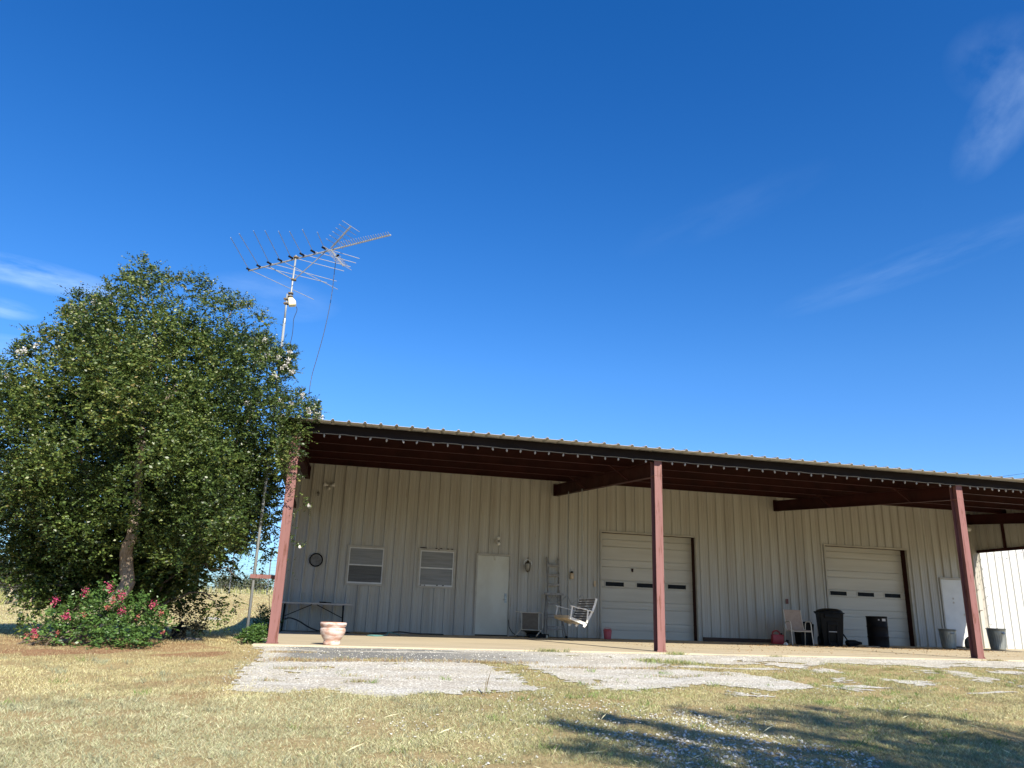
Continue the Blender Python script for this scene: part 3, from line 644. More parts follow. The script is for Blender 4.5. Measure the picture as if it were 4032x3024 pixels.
# opening trim
def frame(a, b, z0, z1, wd=.045, dep=.012, bottom=False, nm='opening_trim'):
    mb = MB(); y0 = WY-.034-dep; y1 = WY-.031
    mb.box((a-wd, y0, z0), (a, y1, z1)); mb.box((b, y0, z0), (b+wd, y1, z1)); mb.box((a-wd, y0, z1), (b+wd, y1, z1+wd))
    if bottom: mb.box((a-wd, y0, z0-wd), (b+wd, y1, z0))
    # returns into the wall
    mb.box((a-.004, y1, z0), (a+.004, WY+.05, z1)); mb.box((b-.004, y1, z0), (b+.004, WY+.05, z1)); mb.box((a-.004, y1, z1-.004), (b+.004, WY+.05, z1+.004))
    if bottom: mb.box((a-.004, y1, z0-.004), (b+.004, WY+.05, z0+.004))
    return mb.build(nm, M['trim'], building)
for gi, (a, b, z) in enumerate(G):
    frame(a, b, 0, z)
    mb = MB(); dy = WY+.27
    mb.box((b-.004+.005, WY+.05, 0), (b+.08, dy+.1, z)); mb.box((a-.08, WY+.05, 0), (a-.001, dy+.1, z)); mb.box((a-.08, WY+.05, z+.001), (b+.08, dy+.1, z+.08))
    o = mb.build('door_jamb', M['red_dark'], building)
    # sectional door profile with grooves
    mb = MB(); zsb = zs(a); y = dy; gr_ = []
    for k in range(6):
        for off in (.25, .46):
            if .61*k+off < z: gr_.append(zsb+.61*k+off)
    prof = [(zsb, y)]
    for g in gr_: prof += [(g-.012, y), (g-.007, y+.022), (g+.004, y+.022), (g+.010, y-.004), (g+.03, y)]
    for k in range(6):
        for off in (.355,):
            g = zsb+.61*k+off
            if g < z: prof += [(g-.004, y), (g, y+.004), (g+.004, y)]
    prof += [(z+.05, y)]; prof.sort()
    for (z1, ya), (z2, yb) in zip(prof[:-1], prof[1:]): mb.add([(a-.05, ya, z1), (b+.05, ya, z1), (b+.05, yb, z2), (a-.05, yb, z2)], [(0, 1, 2, 3)])
    mb.box((a-.05, y-.006, zsb-.02), (b+.05, y+.03, zsb+.012))
    gd = mb.build('garage_door', M['gdoor'], building)
    tag(gd, 'garage door partly hidden by the middle post' if gi == 0 else 'garage door behind the black drum')
    wx = [(1070,1230),(1342,1502),(1612,1770)] if gi == 0 else [(719,846),(930,1056),(1136,1258)]
    for p0, p1 in wx:
        if gi == 0: xa = onY(1900+p0*.452, 2302, dy)[0]; xb = onY(1900+p1*.452, 2306, dy)[0]
        else: xa = onY(2900+p0*.5124, 2340, dy)[0]; xb = onY(2900+p1*.5124, 2345, dy)[0]
        zc = zsb+.61*2+.355; h = .062
        mb = MB(); yy = y-.016
        for q_ in ((xa-.025, zc-h-.025, xb+.025, zc-h), (xa-.025, zc+h, xb+.025, zc+h+.025), (xa-.025, zc-h, xa, zc+h), (xb, zc-h, xb+.025, zc+h)): mb.box((q_[0], yy, q_[1]), (q_[2], y+.002, q_[3]))
        wn = mb.build('window_frame', M['gdoor'], gd)
        mb = MB(); mb.box((xa, y-.008, zc-h), (xb, y-.004, zc+h)); mb.build('window_pane', M['glassdark'], gd)
    if gi == 0:
        p = onY(2489, 2243, dy); mb = MB(); mb.box((p[0]-.03, dy-.03, p[2]-.06), (p[0]+.03, dy-.003, p[2]+.03)); mb.box((p[0]-.015, dy-.06, p[2]-.08), (p[0]+.015, dy-.03, p[2]-.03)); tag(mb.build('handle', M['red_dark'], gd, bevel=.005), 'rusty handle')
for di, (a, b, z) in enumerate(D):
    zb = zs(a); mb = MB()
    y0 = WY-.050; y1 = WY-.02
    mb.box((a-.05, y0, zb-.03), (a, y1, z)); mb.box((b, y0, zb-.03), (b+.05, y1, z)); mb.box((a-.05, y0, z), (b+.05, y1, z+.045)); mb.box((a-.07, y0-.012, z+.045), (b+.07, y0+.004, z+.052))
    mb.box((a-.001, y1, zb-.03), (a+.002, WY+.04, z)); mb.box((b-.002, y1, zb-.03), (b+.001, WY+.04, z)); mb.box((a, y1, z-.002), (b, WY+.04, z+.002))
    df = mb.build('door_frame', M['trim'], building)
    mb = MB(); mb.box((a+.006, WY-.012, zb+.035), (b-.006, WY+.03, z-.006))
    dr = mb.build('door', M['door'] if di == 0 else M['door_white'], building, bevel=.003); tag(dr, 'stained personnel door between window and lantern' if di == 0 else 'white personnel door at the far end')
    mb = MB(); mb.box((a, WY-.03, zb+.0), (b, WY+.04, zb+.032)); mb.build('threshold', M['black'], building)
    mb = MB(); hx = b-.09; hz = zb+1.05
    if di == 0:
        mb.box((hx-.035, WY-.026, hz-.13), (hx+.035, WY-.010, hz+.13)); mb.lathe([(.0, .0), (.028, .0), (.028, .02), (0, .022)], 12, (hx, WY-.04, hz+.06)); mb.tube([(hx, WY-.03, hz-.04), (hx, WY-.07, hz-.04), (hx-.07, WY-.075, hz-.045)], .010, 8)
        mb.box((hx-.02, WY-.032, hz+.03), (hx+.02, WY-.026, hz+.09))
    else: mb.tube([(hx+.01, WY-.012, hz), (hx+.01, WY-.05, hz)], .012, 8); mb.tube([(hx+.01, WY-.04, hz), (hx+.01, WY-.055, hz), (hx+.01, WY-.08, hz)], [.02, .032, .02], 12)
    mb.build('handle', M['galv'] if di == 0 else M['alu'], dr)
    if di == 1:
        for k in (1.53, 1.66): mb = MB(); mb.lathe([(0, 0), (.035, 0), (.035, .003), (0, .003)], 14); s_ = mb.build('stain', M['trim'], dr); s_.rotation_euler = (R(90), 0, 0); s_.location = (a+.42, WY-.0125, k)
for wi, (a, b, z0, z1) in enumerate(WN):
    frame(a, b, z0, z1, .05, .014, True, 'window_trim')
    mb = MB(); y0, y1 = WY-.030, WY+.012; t_ = .032
    mb.box((a+.005, y0, z0+.005), (a+t_, y1, z1-.005)); mb.box((b-t_, y0, z0+.005), (b-.005, y1, z1-.005)); mb.box((a+t_, y0, z1-t_), (b-t_, y1, z1-.005)); mb.box((a+t_, y0, z0+.005), (b-t_, y1, z0+t_+.012))
    zm = (z0+z1)/2+.01; mb.box((a+t_, y0-.006, zm-.018), (b-t_, y1, zm+.018)); wf = mb.build('window', M['alu'], building, bevel=.002)
    tag(wf, 'window with a dark lower screen' if wi == 0 else 'window with closed grey blinds')
    for kk, (c, d_) in enumerate(((z0+t_+.012, zm-.018), (zm+.018, z1-t_))):
        mb = MB(); zq = (c+d_)/2
        mm = M['blind_dark'] if (wi == 0 and kk == 0) else M['blind']
        for e0, e1 in ((c, zq-.006), (zq+.006, d_)):
            n = 5
            for i in range(n):
                f0 = e0+(e1-e0)*i/n; f1 = e0+(e1-e0)*(i+1)/n
                mb.add([(a+t_, WY-.004, f0), (b-t_, WY-.004, f0), (b-t_, WY+.002, f1), (a+t_, WY+.002, f1)], [(0, 1, 2, 3)])
        mb.box((a+t_, WY-.014, zq-.006), (b-t_, WY+.004, zq+.006))
        mb.build('window_pane', mm, wf)
    if wi == 1:
        for x_, z_, l in ((a-.02, z1+.055, .2), (a+.42, z1+.052, .06), (a+.55, z1+.052, .07), (a+.75, z1+.052, .06), (a+.88, z1+.052, .05), (a+.5, z1+.02, .04), (a+.03, z0+.01, .04), (a+.16, z0+.01, .03), (a+.5, z0+.02, .05), (a+.67, z0+.02, .05)):
            mb = MB(); mb.tube([(x_, WY-.052, z_+.01), (x_+l*.5, WY-.054, z_+.014), (x_+l, WY-.052, z_+.008)], [.008, .013, .007], 8); mb.build('wasp_nest', M['red_dark'], building)
# dark timber sill under the wall between the garage doors
mb = MB(); mb.box((12.05, WY-.10, zs(12)-.02), (14.9, WY-.035, zs(14)+.11)); mb.build('sill_timber', M['timber'], building, bevel=.01)
mb = MB(); mb.box((-.25, WY-.046, zs(0)-.03), (5.0, WY-.0, zs(0)+.012)); mb.box((6.05, WY-.046, zs(6)-.03), (8.78, WY-.0, zs(6)+.02)); mb.build('base_trim', M['beam'], building)
# ================================================================== FOLIAGE
def rand_dirs(n):
    v = rng.normal(size=(n, 3)); return v/np.linalg.norm(v, axis=1, keepdims=True)
def leaf_quads(P, D, size, ratio=.6, droop=0.0):
    """P base points, D direction of each leaf, size length -> folded rhombus leaves"""
    n = len(P); N = rand_dirs(n)+np.array([0, -.25, .75]); sd = np.cross(D, N); sd /= np.linalg.norm(sd, axis=1, keepdims=True)+1e-9
    nn = np.cross(sd, D); L = size[:, None]; W = L*ratio*.5
    V = np.empty((n, 4, 3)); V[:, 0] = P; V[:, 2] = P+D*L; V[:, 1] = P+D*L*.45+sd*W+nn*L*.07; V[:, 3] = P+D*L*.45-sd*W+nn*L*.07
    return V
def sprays(C, D, length, k, leaf, spread=.9, bend=.25):
    """twigs starting at C along D, k leaves in opposite pairs along each; returns leaf quads + twig polylines"""
    n = len(C); tt = (np.arange(k)+.5)/k
    B = D+rand_dirs(n)*bend; down = np.array([0, 0, -.25])
    P = C[:, None]+D[:, None]*(length[:, None]*tt)[..., None]+(B-D+down)[:, None]*(length[:, None]*tt**2)[..., None]*.6
    T = D[:, None]+(B-D+down)[:, None]*(tt[None]*1.2)[..., None]; T = T/np.linalg.norm(T, axis=-1, keepdims=True)
    S_ = np.cross(T, np.array([0, 0, 1.0])[None, None]+rand_dirs(n)[:, None]*.35); S_ /= np.linalg.norm(S_, axis=-1, keepdims=True)+1e-9
    sg = np.where(np.arange(k) % 2, 1, -1)[None, :, None]
    LD = T*.45+S_*sg*spread+rng.normal(0, .22, (n, k, 3)); LD /= np.linalg.norm(LD, axis=-1, keepdims=True)
    size = leaf*rng.uniform(.65, 1.2, (n, k))*(1-.35*tt[None])
    return leaf_quads(P.reshape(-1, 3), LD.reshape(-1, 3), size.reshape(-1)), P
def blob(c, r, n, k, leaf, length=(.2, .42), shell=.35, sq=(1, 1, 1), upb=.35):
    d = rand_dirs(n); rad = r*(1-rng.random(n)**1.6*(1-shell)); C = np.asarray(c)+d*rad[:, None]*np.array(sq)
    D = d*.8+rand_dirs(n)*.6+np.array([0, 0, upb]); D /= np.linalg.norm(D, axis=1, keepdims=True)
    return sprays(C, D, rng.uniform(*length, n), k, leaf)[0]
def limb(mb, pts, r0_, r1_, n=7, wig=.03):
    pts = [np.asarray(p, float) for p in pts]; out = []; rs = []; m = (len(pts)-1)*4
    for i in range(m+1):
        tq = i/m*(len(pts)-1); a = min(int(tq), len(pts)-2); f = tq-a
        p0 = pts[max(a-1, 0)]; p1 = pts[a]; p2 = pts[a+1]; p3 = pts[min(a+2, len(pts)-1)]
        p = .5*((2*p1)+(-p0+p2)*f+(2*p0-5*p1+4*p2-p3)*f*f+(-p0+3*p1-3*p2+p3)*f**3)
        if 0 < i < m: p = p+rng.normal(0, wig, 3)
        out.append(tuple(p)); rs.append(r0_+(r1_-r0_)*(i/m)**.8)
    mb.tube(out, rs, n)
def petals(c, r, n, size, m, name, parent, stretch=(1, 1, 1.3)):
    P = np.asarray(c)+rng.normal(0, r*.5, (n, 3))*np.array(stretch); V = leaf_quads(P, rand_dirs(n), rng.uniform(.6, 1.3, n)*size, .95)
    return quads_obj(name, V, m, parent, rnd=rng.random(n))
# ---------------- the big white-flowering crape myrtle by the left post
TB = np.array([-3.42, .25, 0.0]); TB[2] = float(ground_z(TB[0], TB[1]))
tree = empty('crape_myrtle_tree', tuple(TB)); tag(tree, 'big leafy tree with white blossom clusters, left of the porch', 'tree')
TI = Matrix.Translation(-Vector(TB))
def local(o): o.matrix_parent_inverse = TI; return o
# crown blobs as (px, py, Y, radius in photo px)
CPOLY = [(-160,1750),(-120,1600),(-20,1500),(60,1400),(170,1330),(260,1250),(360,1220),(450,1160),(540,1090),(620,1080),(700,1140),(800,1160),(900,1210),(990,1250),(1050,1340),(1080,1440),(1100,1540),(1150,1620),(1190,1700),(1140,1800),(1110,1900),(1080,2000),(1040,2100),(960,2150),(860,2190),(740,2230),(640,2200),(580,2140),(520,2090),(440,2090),(390,2160),(300,2210),(200,2230),(80,2230),(-40,2200),(-140,2100),(-180,1950)]
CB = []
_r = random.Random(5)
while len(CB) < 165:
    u, v = _r.uniform(-180, 1200), _r.uniform(1080, 2230); rp = _r.uniform(62, 128)
    if not bool(inpoly(CPOLY, np.array(u), np.array(v))): continue
    ed = min(math.hypot(u-a, v-b) for a, b in CPOLY); rp = min(rp, max(46, ed*.95))
    if v < 2000 and float(fbm(np.array(u), np.array(v), .0065, 15)) < .39: continue
    if any(math.hypot(u-a, v-b) < .55*(rp+r2) for a, b, _, r2 in CB) and _r.random() < .93: continue
    dd = min(1.0, math.hypot((u-540)/680, (v-1680)/620)); CB.append((u, v, .7-2.2*math.sqrt(max(0, 1-dd*dd))+_r.uniform(-.7, 1.1)+(1.3 if (u > 950 and v > 1920) else 0), rp*_r.uniform(.7, 1.15)))
INN = [(800,2050,1.0,170),(950,2000,.9,150),(1000,1850,.7,130),(300,2230,1.3,160),(160,2200,1.2,150),(620,2190,1.3,130),(680,2240,1.2,95),(350,2300,1.5,120),(220,2320,1.5,110),(600,2300,1.5,100),(880,2070,.9,85),(560,1450,1.3,250),(300,1500,1.3,220),(850,1450,1.2,190),(100,1650,1.3,200),(1000,1600,.7,120),(450,2200,1.0,170),(250,2200,1.2,170),(640,2230,.9,150),(800,2160,1.0,130),(560,1800,1.4,330),(350,1700,1.5,280),(780,1750,1.4,260),(560,2050,1.6,300),(900,1900,1.2,180),(150,1900,1.3,230),(250,2050,1.8,220),(700,2050,1.8,220)]
Q = []
def bl(px, py, y, rp, dens, k=12, leaf=.052, **kw):
    c = onY(px, py, y); r = rp/F*float((c-CAM) @ fw); n = int(dens*r*r*r*.0+dens*r*r)
    Q.append(blob(c, r*.86, max(n, 4), k, leaf, **kw)); return c, r
cen = []
CB += [(560,1075,.6,60),(500,1120,.6,56),(620,1110,.6,52),(770,1130,.7,56),(700,1110,.7,40),(300,1190,.6,52),(350,1200,.6,46),(950,1205,.6,50),(880,1200,.8,46),(130,1320,.6,50),(1030,1270,.5,44),(1090,1380,.3,46),(20,1450,.4,46),(-40,1560,.3,60),(430,1150,.7,44),(840,1150,.8,36)]
RN_ = []
for b_ in CB:
    cen.append(bl(*b_, 600, leaf=.068, upb=.3, length=(.14, .34), shell=.2)); RN_.append(np.full(len(Q[-1]), _r.uniform(-.2, .26)+.10*(1500-b_[1])/700))  # lit and dim clumps painted into the leaf tint, lighter towards the top
for b_ in INN: bl(*b_, 300 if b_[1] < 1750 else 440, leaf=.12, shell=.1)
for b_ in ((1120,1580,-.3,60),(1160,1620,-.35,60),(1200,1650,-.35,42),(1230,1640,-.35,30),(1110,1660,-.4,55),(1060,1560,-.1,70),(1090,1740,-.4,60),(1000,2070,1.2,62),(1060,2050,1.2,52),(940,2100,1.0,60),(1050,1960,1.2,60)): bl(*b_, 620, leaf=.052, length=(.12, .3))
# hanging lower skirt, right side, silhouetted against the field
for px, py, y, rp, d_ in ((650,2300,.6,60,300),(700,2260,.3,70,340),(760,2300,.2,55,300),(790,2170,.3,55,320),(840,2212,.2,30,260),(890,2236,.1,34,280),(930,2262,.1,28,260),(956,2288,.0,20,200),(870,2352,.0,30,200),(760,2370,.0,50,280),(830,2400,-.1,40,240),(880,2430,-.1,34,200),
                        (920,2372,.0,30,170),(800,2450,-.1,28,200),(700,2350,.2,55,300),(620,2380,.3,60,320),(1000,2140,1.4,42,260),(1025,2215,1.4,24,180),(1055,2170,1.4,38,260),(960,2110,.9,50,300),(1068,2080,1.4,45,300),(1075,2270,1.4,20,140),
                        (560,2290,.8,80,300),(470,2320,1.2,70,300),(870,2150,.4,44,280),(130,2310,.5,60,280),(110,2400,.3,42,240),(95,2450,.3,34,200),(190,2340,.6,60,260),(250,2400,.6,60,260),(180,2430,.4,40,200),(120,2350,.4,40,240),(310,2330,.9,80,300),(60,2250,.6,80,300),(380,2300,1.1,80,300)):
    y = y+2.0 if px > 540 and px < 965 else y; rp = rp*(1.12 if y > 1.6 else 1); bl(px, py, y, rp, d_*2.3, 10, .075, length=(.12, .3), upb=-.35, shell=.2)
# leafy twigs crossing in front of the left post and the roof corner
for px, py, y, rp, d_ in ((1130,1800,-.25,45,420),(1110,1740,-.3,40,420),(1165,1740,-.3,34,360),(1180,1690,-.35,26,300),(1100,1850,-.2,50,420),(1150,1870,-.25,28,300),(1185,1960,-.2,22,260),(1160,1900,-.2,24,260),(1125,1960,-.1,32,300),(1075,1930,1.2,50,340),
                        (1195,1990,-.15,20,240),(1150,2080,.5,32,300),(1160,2150,.5,26,260),(1130,2230,.5,20,200),(1220,1990,-.15,14,240),(1140,2010,.3,28,280),(1120,1660,-.35,50,380),(1190,1640,-.3,34,300)):
    bl(px, py, y, rp, d_*1.2, 10, .045, length=(.1, .28), shell=.1)
# upright shoots on the crown's top edge
pts = []
for px, py in ((560,1040),(500,1090),(600,1060),(640,1080),(480,1110),(700,1120),(760,1060),(745,1110),(830,1120),(850,1190),(920,1160),(905,1200),(960,1180),(1010,1190),(1060,1230),(1100,1290),(300,1190),(360,1200),(140,1310),(160,1300),(400,1220),(1090,1330),(560,1120),(620,1140),(720,1180),(800,1200),(540,1060),(240,1260),(60,1420),(20,1480)):
    for j in range(3):
        a = onY(px+random.uniform(-25, 25), py+random.uniform(110, 170), .6); b = onY(px+random.uniform(-22, 22), py+random.uniform(-38, 10), .6+random.uniform(-.3, .3)); pts.append((a, b))
A = np.array([p[0] for p in pts]); B_ = np.array([p[1] for p in pts]); L = np.linalg.norm(B_-A, axis=1); Dd = (B_-A)/L[:, None]
Q.append(sprays(A, Dd+np.array([0, 0, .1]), L, 34, .040, bend=.15)[0])
BLS = ((1010,1350,.2,30),(1040,1340,.2,24),(1055,1400,.2,28),(1140,1390,.3,22),(1135,1420,.2,20),(1120,1440,.2,18),(1150,1465,.2,22),(1095,1410,.2,22),(1020,1420,.1,22),(1085,1480,.1,22),(1110,1450,.2,16),(970,1585,-.3,18),
                     (1230,1610,-.1,26),(1250,1635,-.1,20),(1215,1620,-.2,24),(1270,1645,0,14),(1190,1555,0,18),(1150,1590,0,18),(280,1235,.4,24),(300,1245,.3,20),(370,1190,.6,20),(400,1205,.5,18),(430,1200,.5,18),(320,1290,.2,18),(75,1385,.5,26),(95,1380,.5,20),(140,1360,.5,18),
                     (30,1480,.4,18),(575,1370,0,12),(715,1295,.2,12),(340,1315,.2,14),(1100,1580,.0,18),(1216,1992,-.15,6),(1180,2155,.45,4))
for px, py, y, s in BLS: bl(px, py, y, s*1.4, 2600, leaf=.05, length=(.08, .18))
V = np.concatenate(Q)
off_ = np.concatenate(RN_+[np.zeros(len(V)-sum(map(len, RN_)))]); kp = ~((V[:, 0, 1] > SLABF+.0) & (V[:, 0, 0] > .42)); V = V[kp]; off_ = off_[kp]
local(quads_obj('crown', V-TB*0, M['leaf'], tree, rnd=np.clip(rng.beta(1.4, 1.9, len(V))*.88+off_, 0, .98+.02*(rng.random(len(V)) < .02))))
# trunk and limbs
mb = MB(); T0 = TB+np.array([0, 0, -.1])
tr = [T0, onY(487, 2330, .2), onY(497, 2200, .1), onY(520, 2090, -.05), onY(545, 1930, .5), onY(556, 1740, .2), onY(575, 1560, .4), onY(610, 1350, .4), onY(600, 1180, .6)]
limb(mb, tr, .15, .018, 10, .012); local(mb.build('trunk', M['bark'], tree, smooth=True))
BR = [([onY(470,2460,.9), onY(420,2300,1.0), onY(400,2100,1.0), onY(330,1850,.7), onY(250,1600,.6)], .075, .012),
      ([onY(520,2460,1.0), onY(600,2280,1.1), onY(680,2080,.8), onY(760,1850,.4), onY(860,1560,.6)], .07, .012),
      ([onY(540,2440,1.2), onY(660,2330,1.3), onY(800,2150,1.0), onY(930,1950,.5), onY(1080,1750,-.1)], .055, .008),
      ([onY(450,2450,1.3), onY(340,2300,1.3), onY(200,2130,.9), onY(80,1950,.5), onY(-50,1800,.4)], .06, .01),
      ([onY(500,2450,1.6), onY(520,2250,1.7), onY(600,2000,1.6), onY(640,1700,1.3), onY(700,1350,.8)], .065, .01),
      ([onY(430,2450,1.7), onY(380,2250,1.8), onY(420,2000,1.6), onY(430,1700,1.2), onY(420,1400,.6)], .06, .01),
      ([onY(560,2440,.9), onY(640,2380,.7), onY(740,2330,.4), onY(830,2350,.1), onY(880,2420,-.1)], .03, .004),
      ([onY(600,2360,1.0), onY(720,2240,.7), onY(840,2230,.4), onY(930,2270,.2)], .028, .004),
      ([onY(420,2380,1.0), onY(300,2300,.8), onY(190,2310,.6), onY(110,2360,.4), onY(95,2450,.3)], .028, .004)]
for p_, a, b in BR: mb = MB(); limb(mb, p_, a, b, 7); o_ = local(mb.build('limb', M['bark_dark'], tree, smooth=True))
for p_, a, b in (([onY(560,1730,0), onY(610,1640,-.3), onY(650,1580,-.6), onY(700,1500,-.5)], .035, .012), ([onY(540,1960,-.1), onY(550,1830,-.7), onY(570,1740,-1.0)], .05, .03), ([onY(645,1580,-.5), onY(655,1480,-.5), (onY(690,1360,-.1))], .022, .008),
                  ([onY(1000,1620,-.1), onY(960,1680,-.3), onY(930,1750,-.4)], .018, .01), ([onY(890,1290,.6), onY(900,1250,.5), onY(930,1190,.5)], .012, .005), ([onY(560,1250,.4), onY(562,1180,.4), onY(540,1100,.5)], .014, .005),
                  ([onY(700,1540,-.7), onY(660,1570,-.8), onY(640,1610,-.7)], .018, .012)):
    mb = MB(); limb(mb, p_, a, b, 7, .01); local(mb.build('limb', M['bark'], tree, smooth=True))
for px, py, y, s in BLS:
    c = onY(px, py, y-.15); r = s/F*6.0; o_ = petals(c, r, max(14, int(70*(s/24)**2)), .034, M['petal_white'], 'blossom', tree); local(o_)
# ---------------- pink crape myrtle bush at its foot
SB = np.array([-3.3, -.75, 0.0]); SB[2] = float(ground_z(SB[0], SB[1]))
bush = empty('flowering_bush', tuple(SB)); tag(bush, 'low green bush with crimson pink blossoms at the foot of the tree', 'bush'); BI = Matrix.Translation(-Vector(SB))
Q = []
for px, py, y, rp in ((430,2440,-.7,85),(340,2450,-.7,75),(520,2450,-.7,80),(250,2470,-.7,65),(590,2440,-.6,60),(420,2490,-1.0,60),(330,2500,-1.0,55),(500,2500,-1.0,60),(220,2505,-.8,45),(150,2500,-.6,36),(590,2490,-.8,50),(380,2380,-.6,60),(470,2370,-.6,55),(300,2410,-.6,50),
                        (640,2460,-.6,34),(110,2510,-.5,30),(560,2390,-.5,45),(430,2340,-.6,36),(210,2440,-.5,36),(530,2350,-.5,25),(420,2520,-1.1,50),(540,2520,-1.0,40)):
    bl(px, py, y, rp, 620, 9, .075, length=(.12, .28), upb=.5, shell=.2)
V = np.concatenate(Q); o_ = quads_obj('foliage', V, M['shrubleaf'], bush, rnd=np.clip(rng.beta(2, 2.2, len(V)), 0, 1)); o_.matrix_parent_inverse = BI
for k in range(16):
    mb = MB(); a = SB+np.array([rng.normal(0, .3), rng.normal(0, .15), -.05]); u = rng.uniform(170, 620); b = onY(u, rng.uniform(2370, 2450), -.5+rng.normal(0, .12)); limb(mb, [a, (a+b)/2+rng.normal(0, .06, 3), b], .012, .003, 5, .01)
    o_ = mb.build('stem', M['bark_dark'], bush); o_.matrix_parent_inverse = BI
for px, py, s, m_ in ((431,2315,22,0),(338,2328,22,0),(478,2345,24,0),(480,2405,22,0),(601,2382,18,0),(217,2365,20,0),(262,2425,20,0),(330,2420,16,1),(421,2393,14,1),(446,2370,14,1),(545,2428,14,1),(447,2355,10,1),(135,2484,12,0),(145,2500,16,1),(108,2500,14,1),(225,2492,14,1),(635,2412,14,1),(640,2490,12,1),(130,2510,12,1)):
    c = onY(px, py, -1.0); r = s/F*14.5*.95; o_ = petals(c, r*(.60 if m_ == 0 else .55), 85 if m_ == 0 else 26, .022, M['petal_pink'] if m_ == 0 else M['petal_faded'], 'blossom', bush); o_.matrix_parent_inverse = BI
# ---------------- small weed clump round the mast's foot, dark shrub by the wall corner
def small_plant(name, label, cat, blobs, m, leaf, k=8, dens=2200, base=None, stems=8, length=(.08, .2)):
    global Q
    Q = []
    root = empty(name, tuple(base)); tag(root, label, cat); inv = Matrix.Translation(-Vector(base)); c = None
    for b_ in blobs: c, r = bl(*b_, dens, k, leaf, length=length, upb=.6, shell=.2)
    V = np.concatenate(Q); o_ = quads_obj('foliage', V, m, root, rnd=rng.random(len(V))); o_.matrix_parent_inverse = inv
    mb = MB()
    for i in range(stems):
        b_ = blobs[i % len(blobs)]; p = onY(b_[0]+rng.normal(0, b_[3]*.4), b_[1], b_[2]); q_ = np.array(base)+np.array([rng.normal(0, .06), rng.normal(0, .05), -.03]); mb.tube([tuple(q_), tuple((p+q_)/2+rng.normal(0, .02, 3)), tuple(p)], [.006, .005, .002], 5)
    o_ = mb.build('stem', M['bark_dark'], root); o_.matrix_parent_inverse = inv; return root
wb = np.array([-.46, .12, 0.0]); wb[2] = float(ground_z(wb[0], wb[1])); yb = .12
small_plant('weed_plant', 'bright green weed clump around the foot of the antenna mast', 'weed', [(1000,2496,yb,27),(1028,2490,yb,24),(976,2502,yb,22),(1015,2515,yb,24),(952,2514,yb,17),(1040,2506,yb,17),(990,2520,yb,20)], M['weed'], .05, dens=6000, length=(.05, .12), base=tuple(wb))
b2 = np.array([-.62, 6.9, 0.0]); b2[2] = float(ground_z(b2[0], b2[1]))
small_plant('corner_shrub', 'dark shaded shrub growing against the left corner of the building', 'shrub', [(1035,2450,6.8,38),(1055,2420,6.9,28),(1010,2470,6.7,22),(1030,2400,6.9,14),(1060,2480,6.7,30),(1085,2455,6.8,26)], M['shrubleaf'], .06, base=tuple(b2), dens=1500)
small_plant('dark_weeds', 'dry dark weeds beside the black stump box under the tree', 'weeds', [(770,2470,1.6,24),(790,2460,1.8,20),(740,2462,1.5,18),(750,2485,1.4,24),(800,2480,1.7,16),(640,2500,1.0,26),(690,2505,1.0,24)], M['darkfar'], .06, base=tuple(gpt(760, 2505)), dens=1300)
# ---------------- far vegetation
def far_tree(px, py, Y, w_, h_, label, m, dens=26, nb=7, leaf=.30, name='far_tree'):
    global Q
    Q = []; base = onY(px, py, Y); base[2] -= .4; root = empty(name, tuple(base)); tag(root, label, 'tree', 'trees beyond the field'); inv = Matrix.Translation(-Vector(base)); s = float((base-CAM) @ fw)/F
    mb = MB()
    for i in range(nb):
        a = px+rng.uniform(-.38, .38)*w_; b = py-h_*rng.uniform(.35, .8); rp = h_*rng.uniform(.22, .36); c = onY(a, b, Y+rng.normal(0, 1.2)); r = rp*s
        Q.append(blob(c, r, max(6, int(dens*r*r)), 8, leaf, length=(.2, .6), sq=(1.25, 1, .85), shell=.3))
        limb(mb, [base+np.array([0, 0, -.3]), (base+c)/2+rng.normal(0, .2, 3), c], .14, .04, 6, .03)
    V = np.concatenate(Q); o_ = quads_obj('crown', V, m, root, rnd=np.clip(rng.beta(2, 2, len(V)), 0, 1)); o_.matrix_parent_inverse = inv
    o_ = mb.build('trunk', M['bark_dark'], root); o_.matrix_parent_inverse = inv
far_tree(850, 2372, 46, 170, 100, 'rounded olive tree beyond the crest, left of the other two', M['farleaf'], 200, 9, .16)
far_tree(1000, 2372, 44, 110, 108, 'spreading olive tree beyond the crest, right beside the mast', M['farleaf'], 200, 9, .16)
far_tree(925, 2368, 52, 90, 60, 'lower grey green tree in the gap between two olive trees', M['farleaf'], 200, 9, .16)
for i, (px, py, Y, w_, h_, lb) in enumerate(((10, 2400, 34, 160, 210, 'dark brush at the far left edge behind tall grass'), (130, 2385, 38, 150, 150, 'dark brush behind the leaning wooden posts'), (260, 2380, 42, 150, 150, 'dim brush right of the leaning wooden posts'), (380, 2375, 46, 140, 130, 'dark brush seen between the stems of the big tree'), (520, 2370, 50, 140, 110, 'low brush behind the trunk of the big tree'), (-100, 2405, 34, 160, 230, 'tall dark brush just outside the left edge'))):
    far_tree(px, py, Y, w_, h_, lb, M['darkfar'], 120, 9, .16, 'brush_tree')
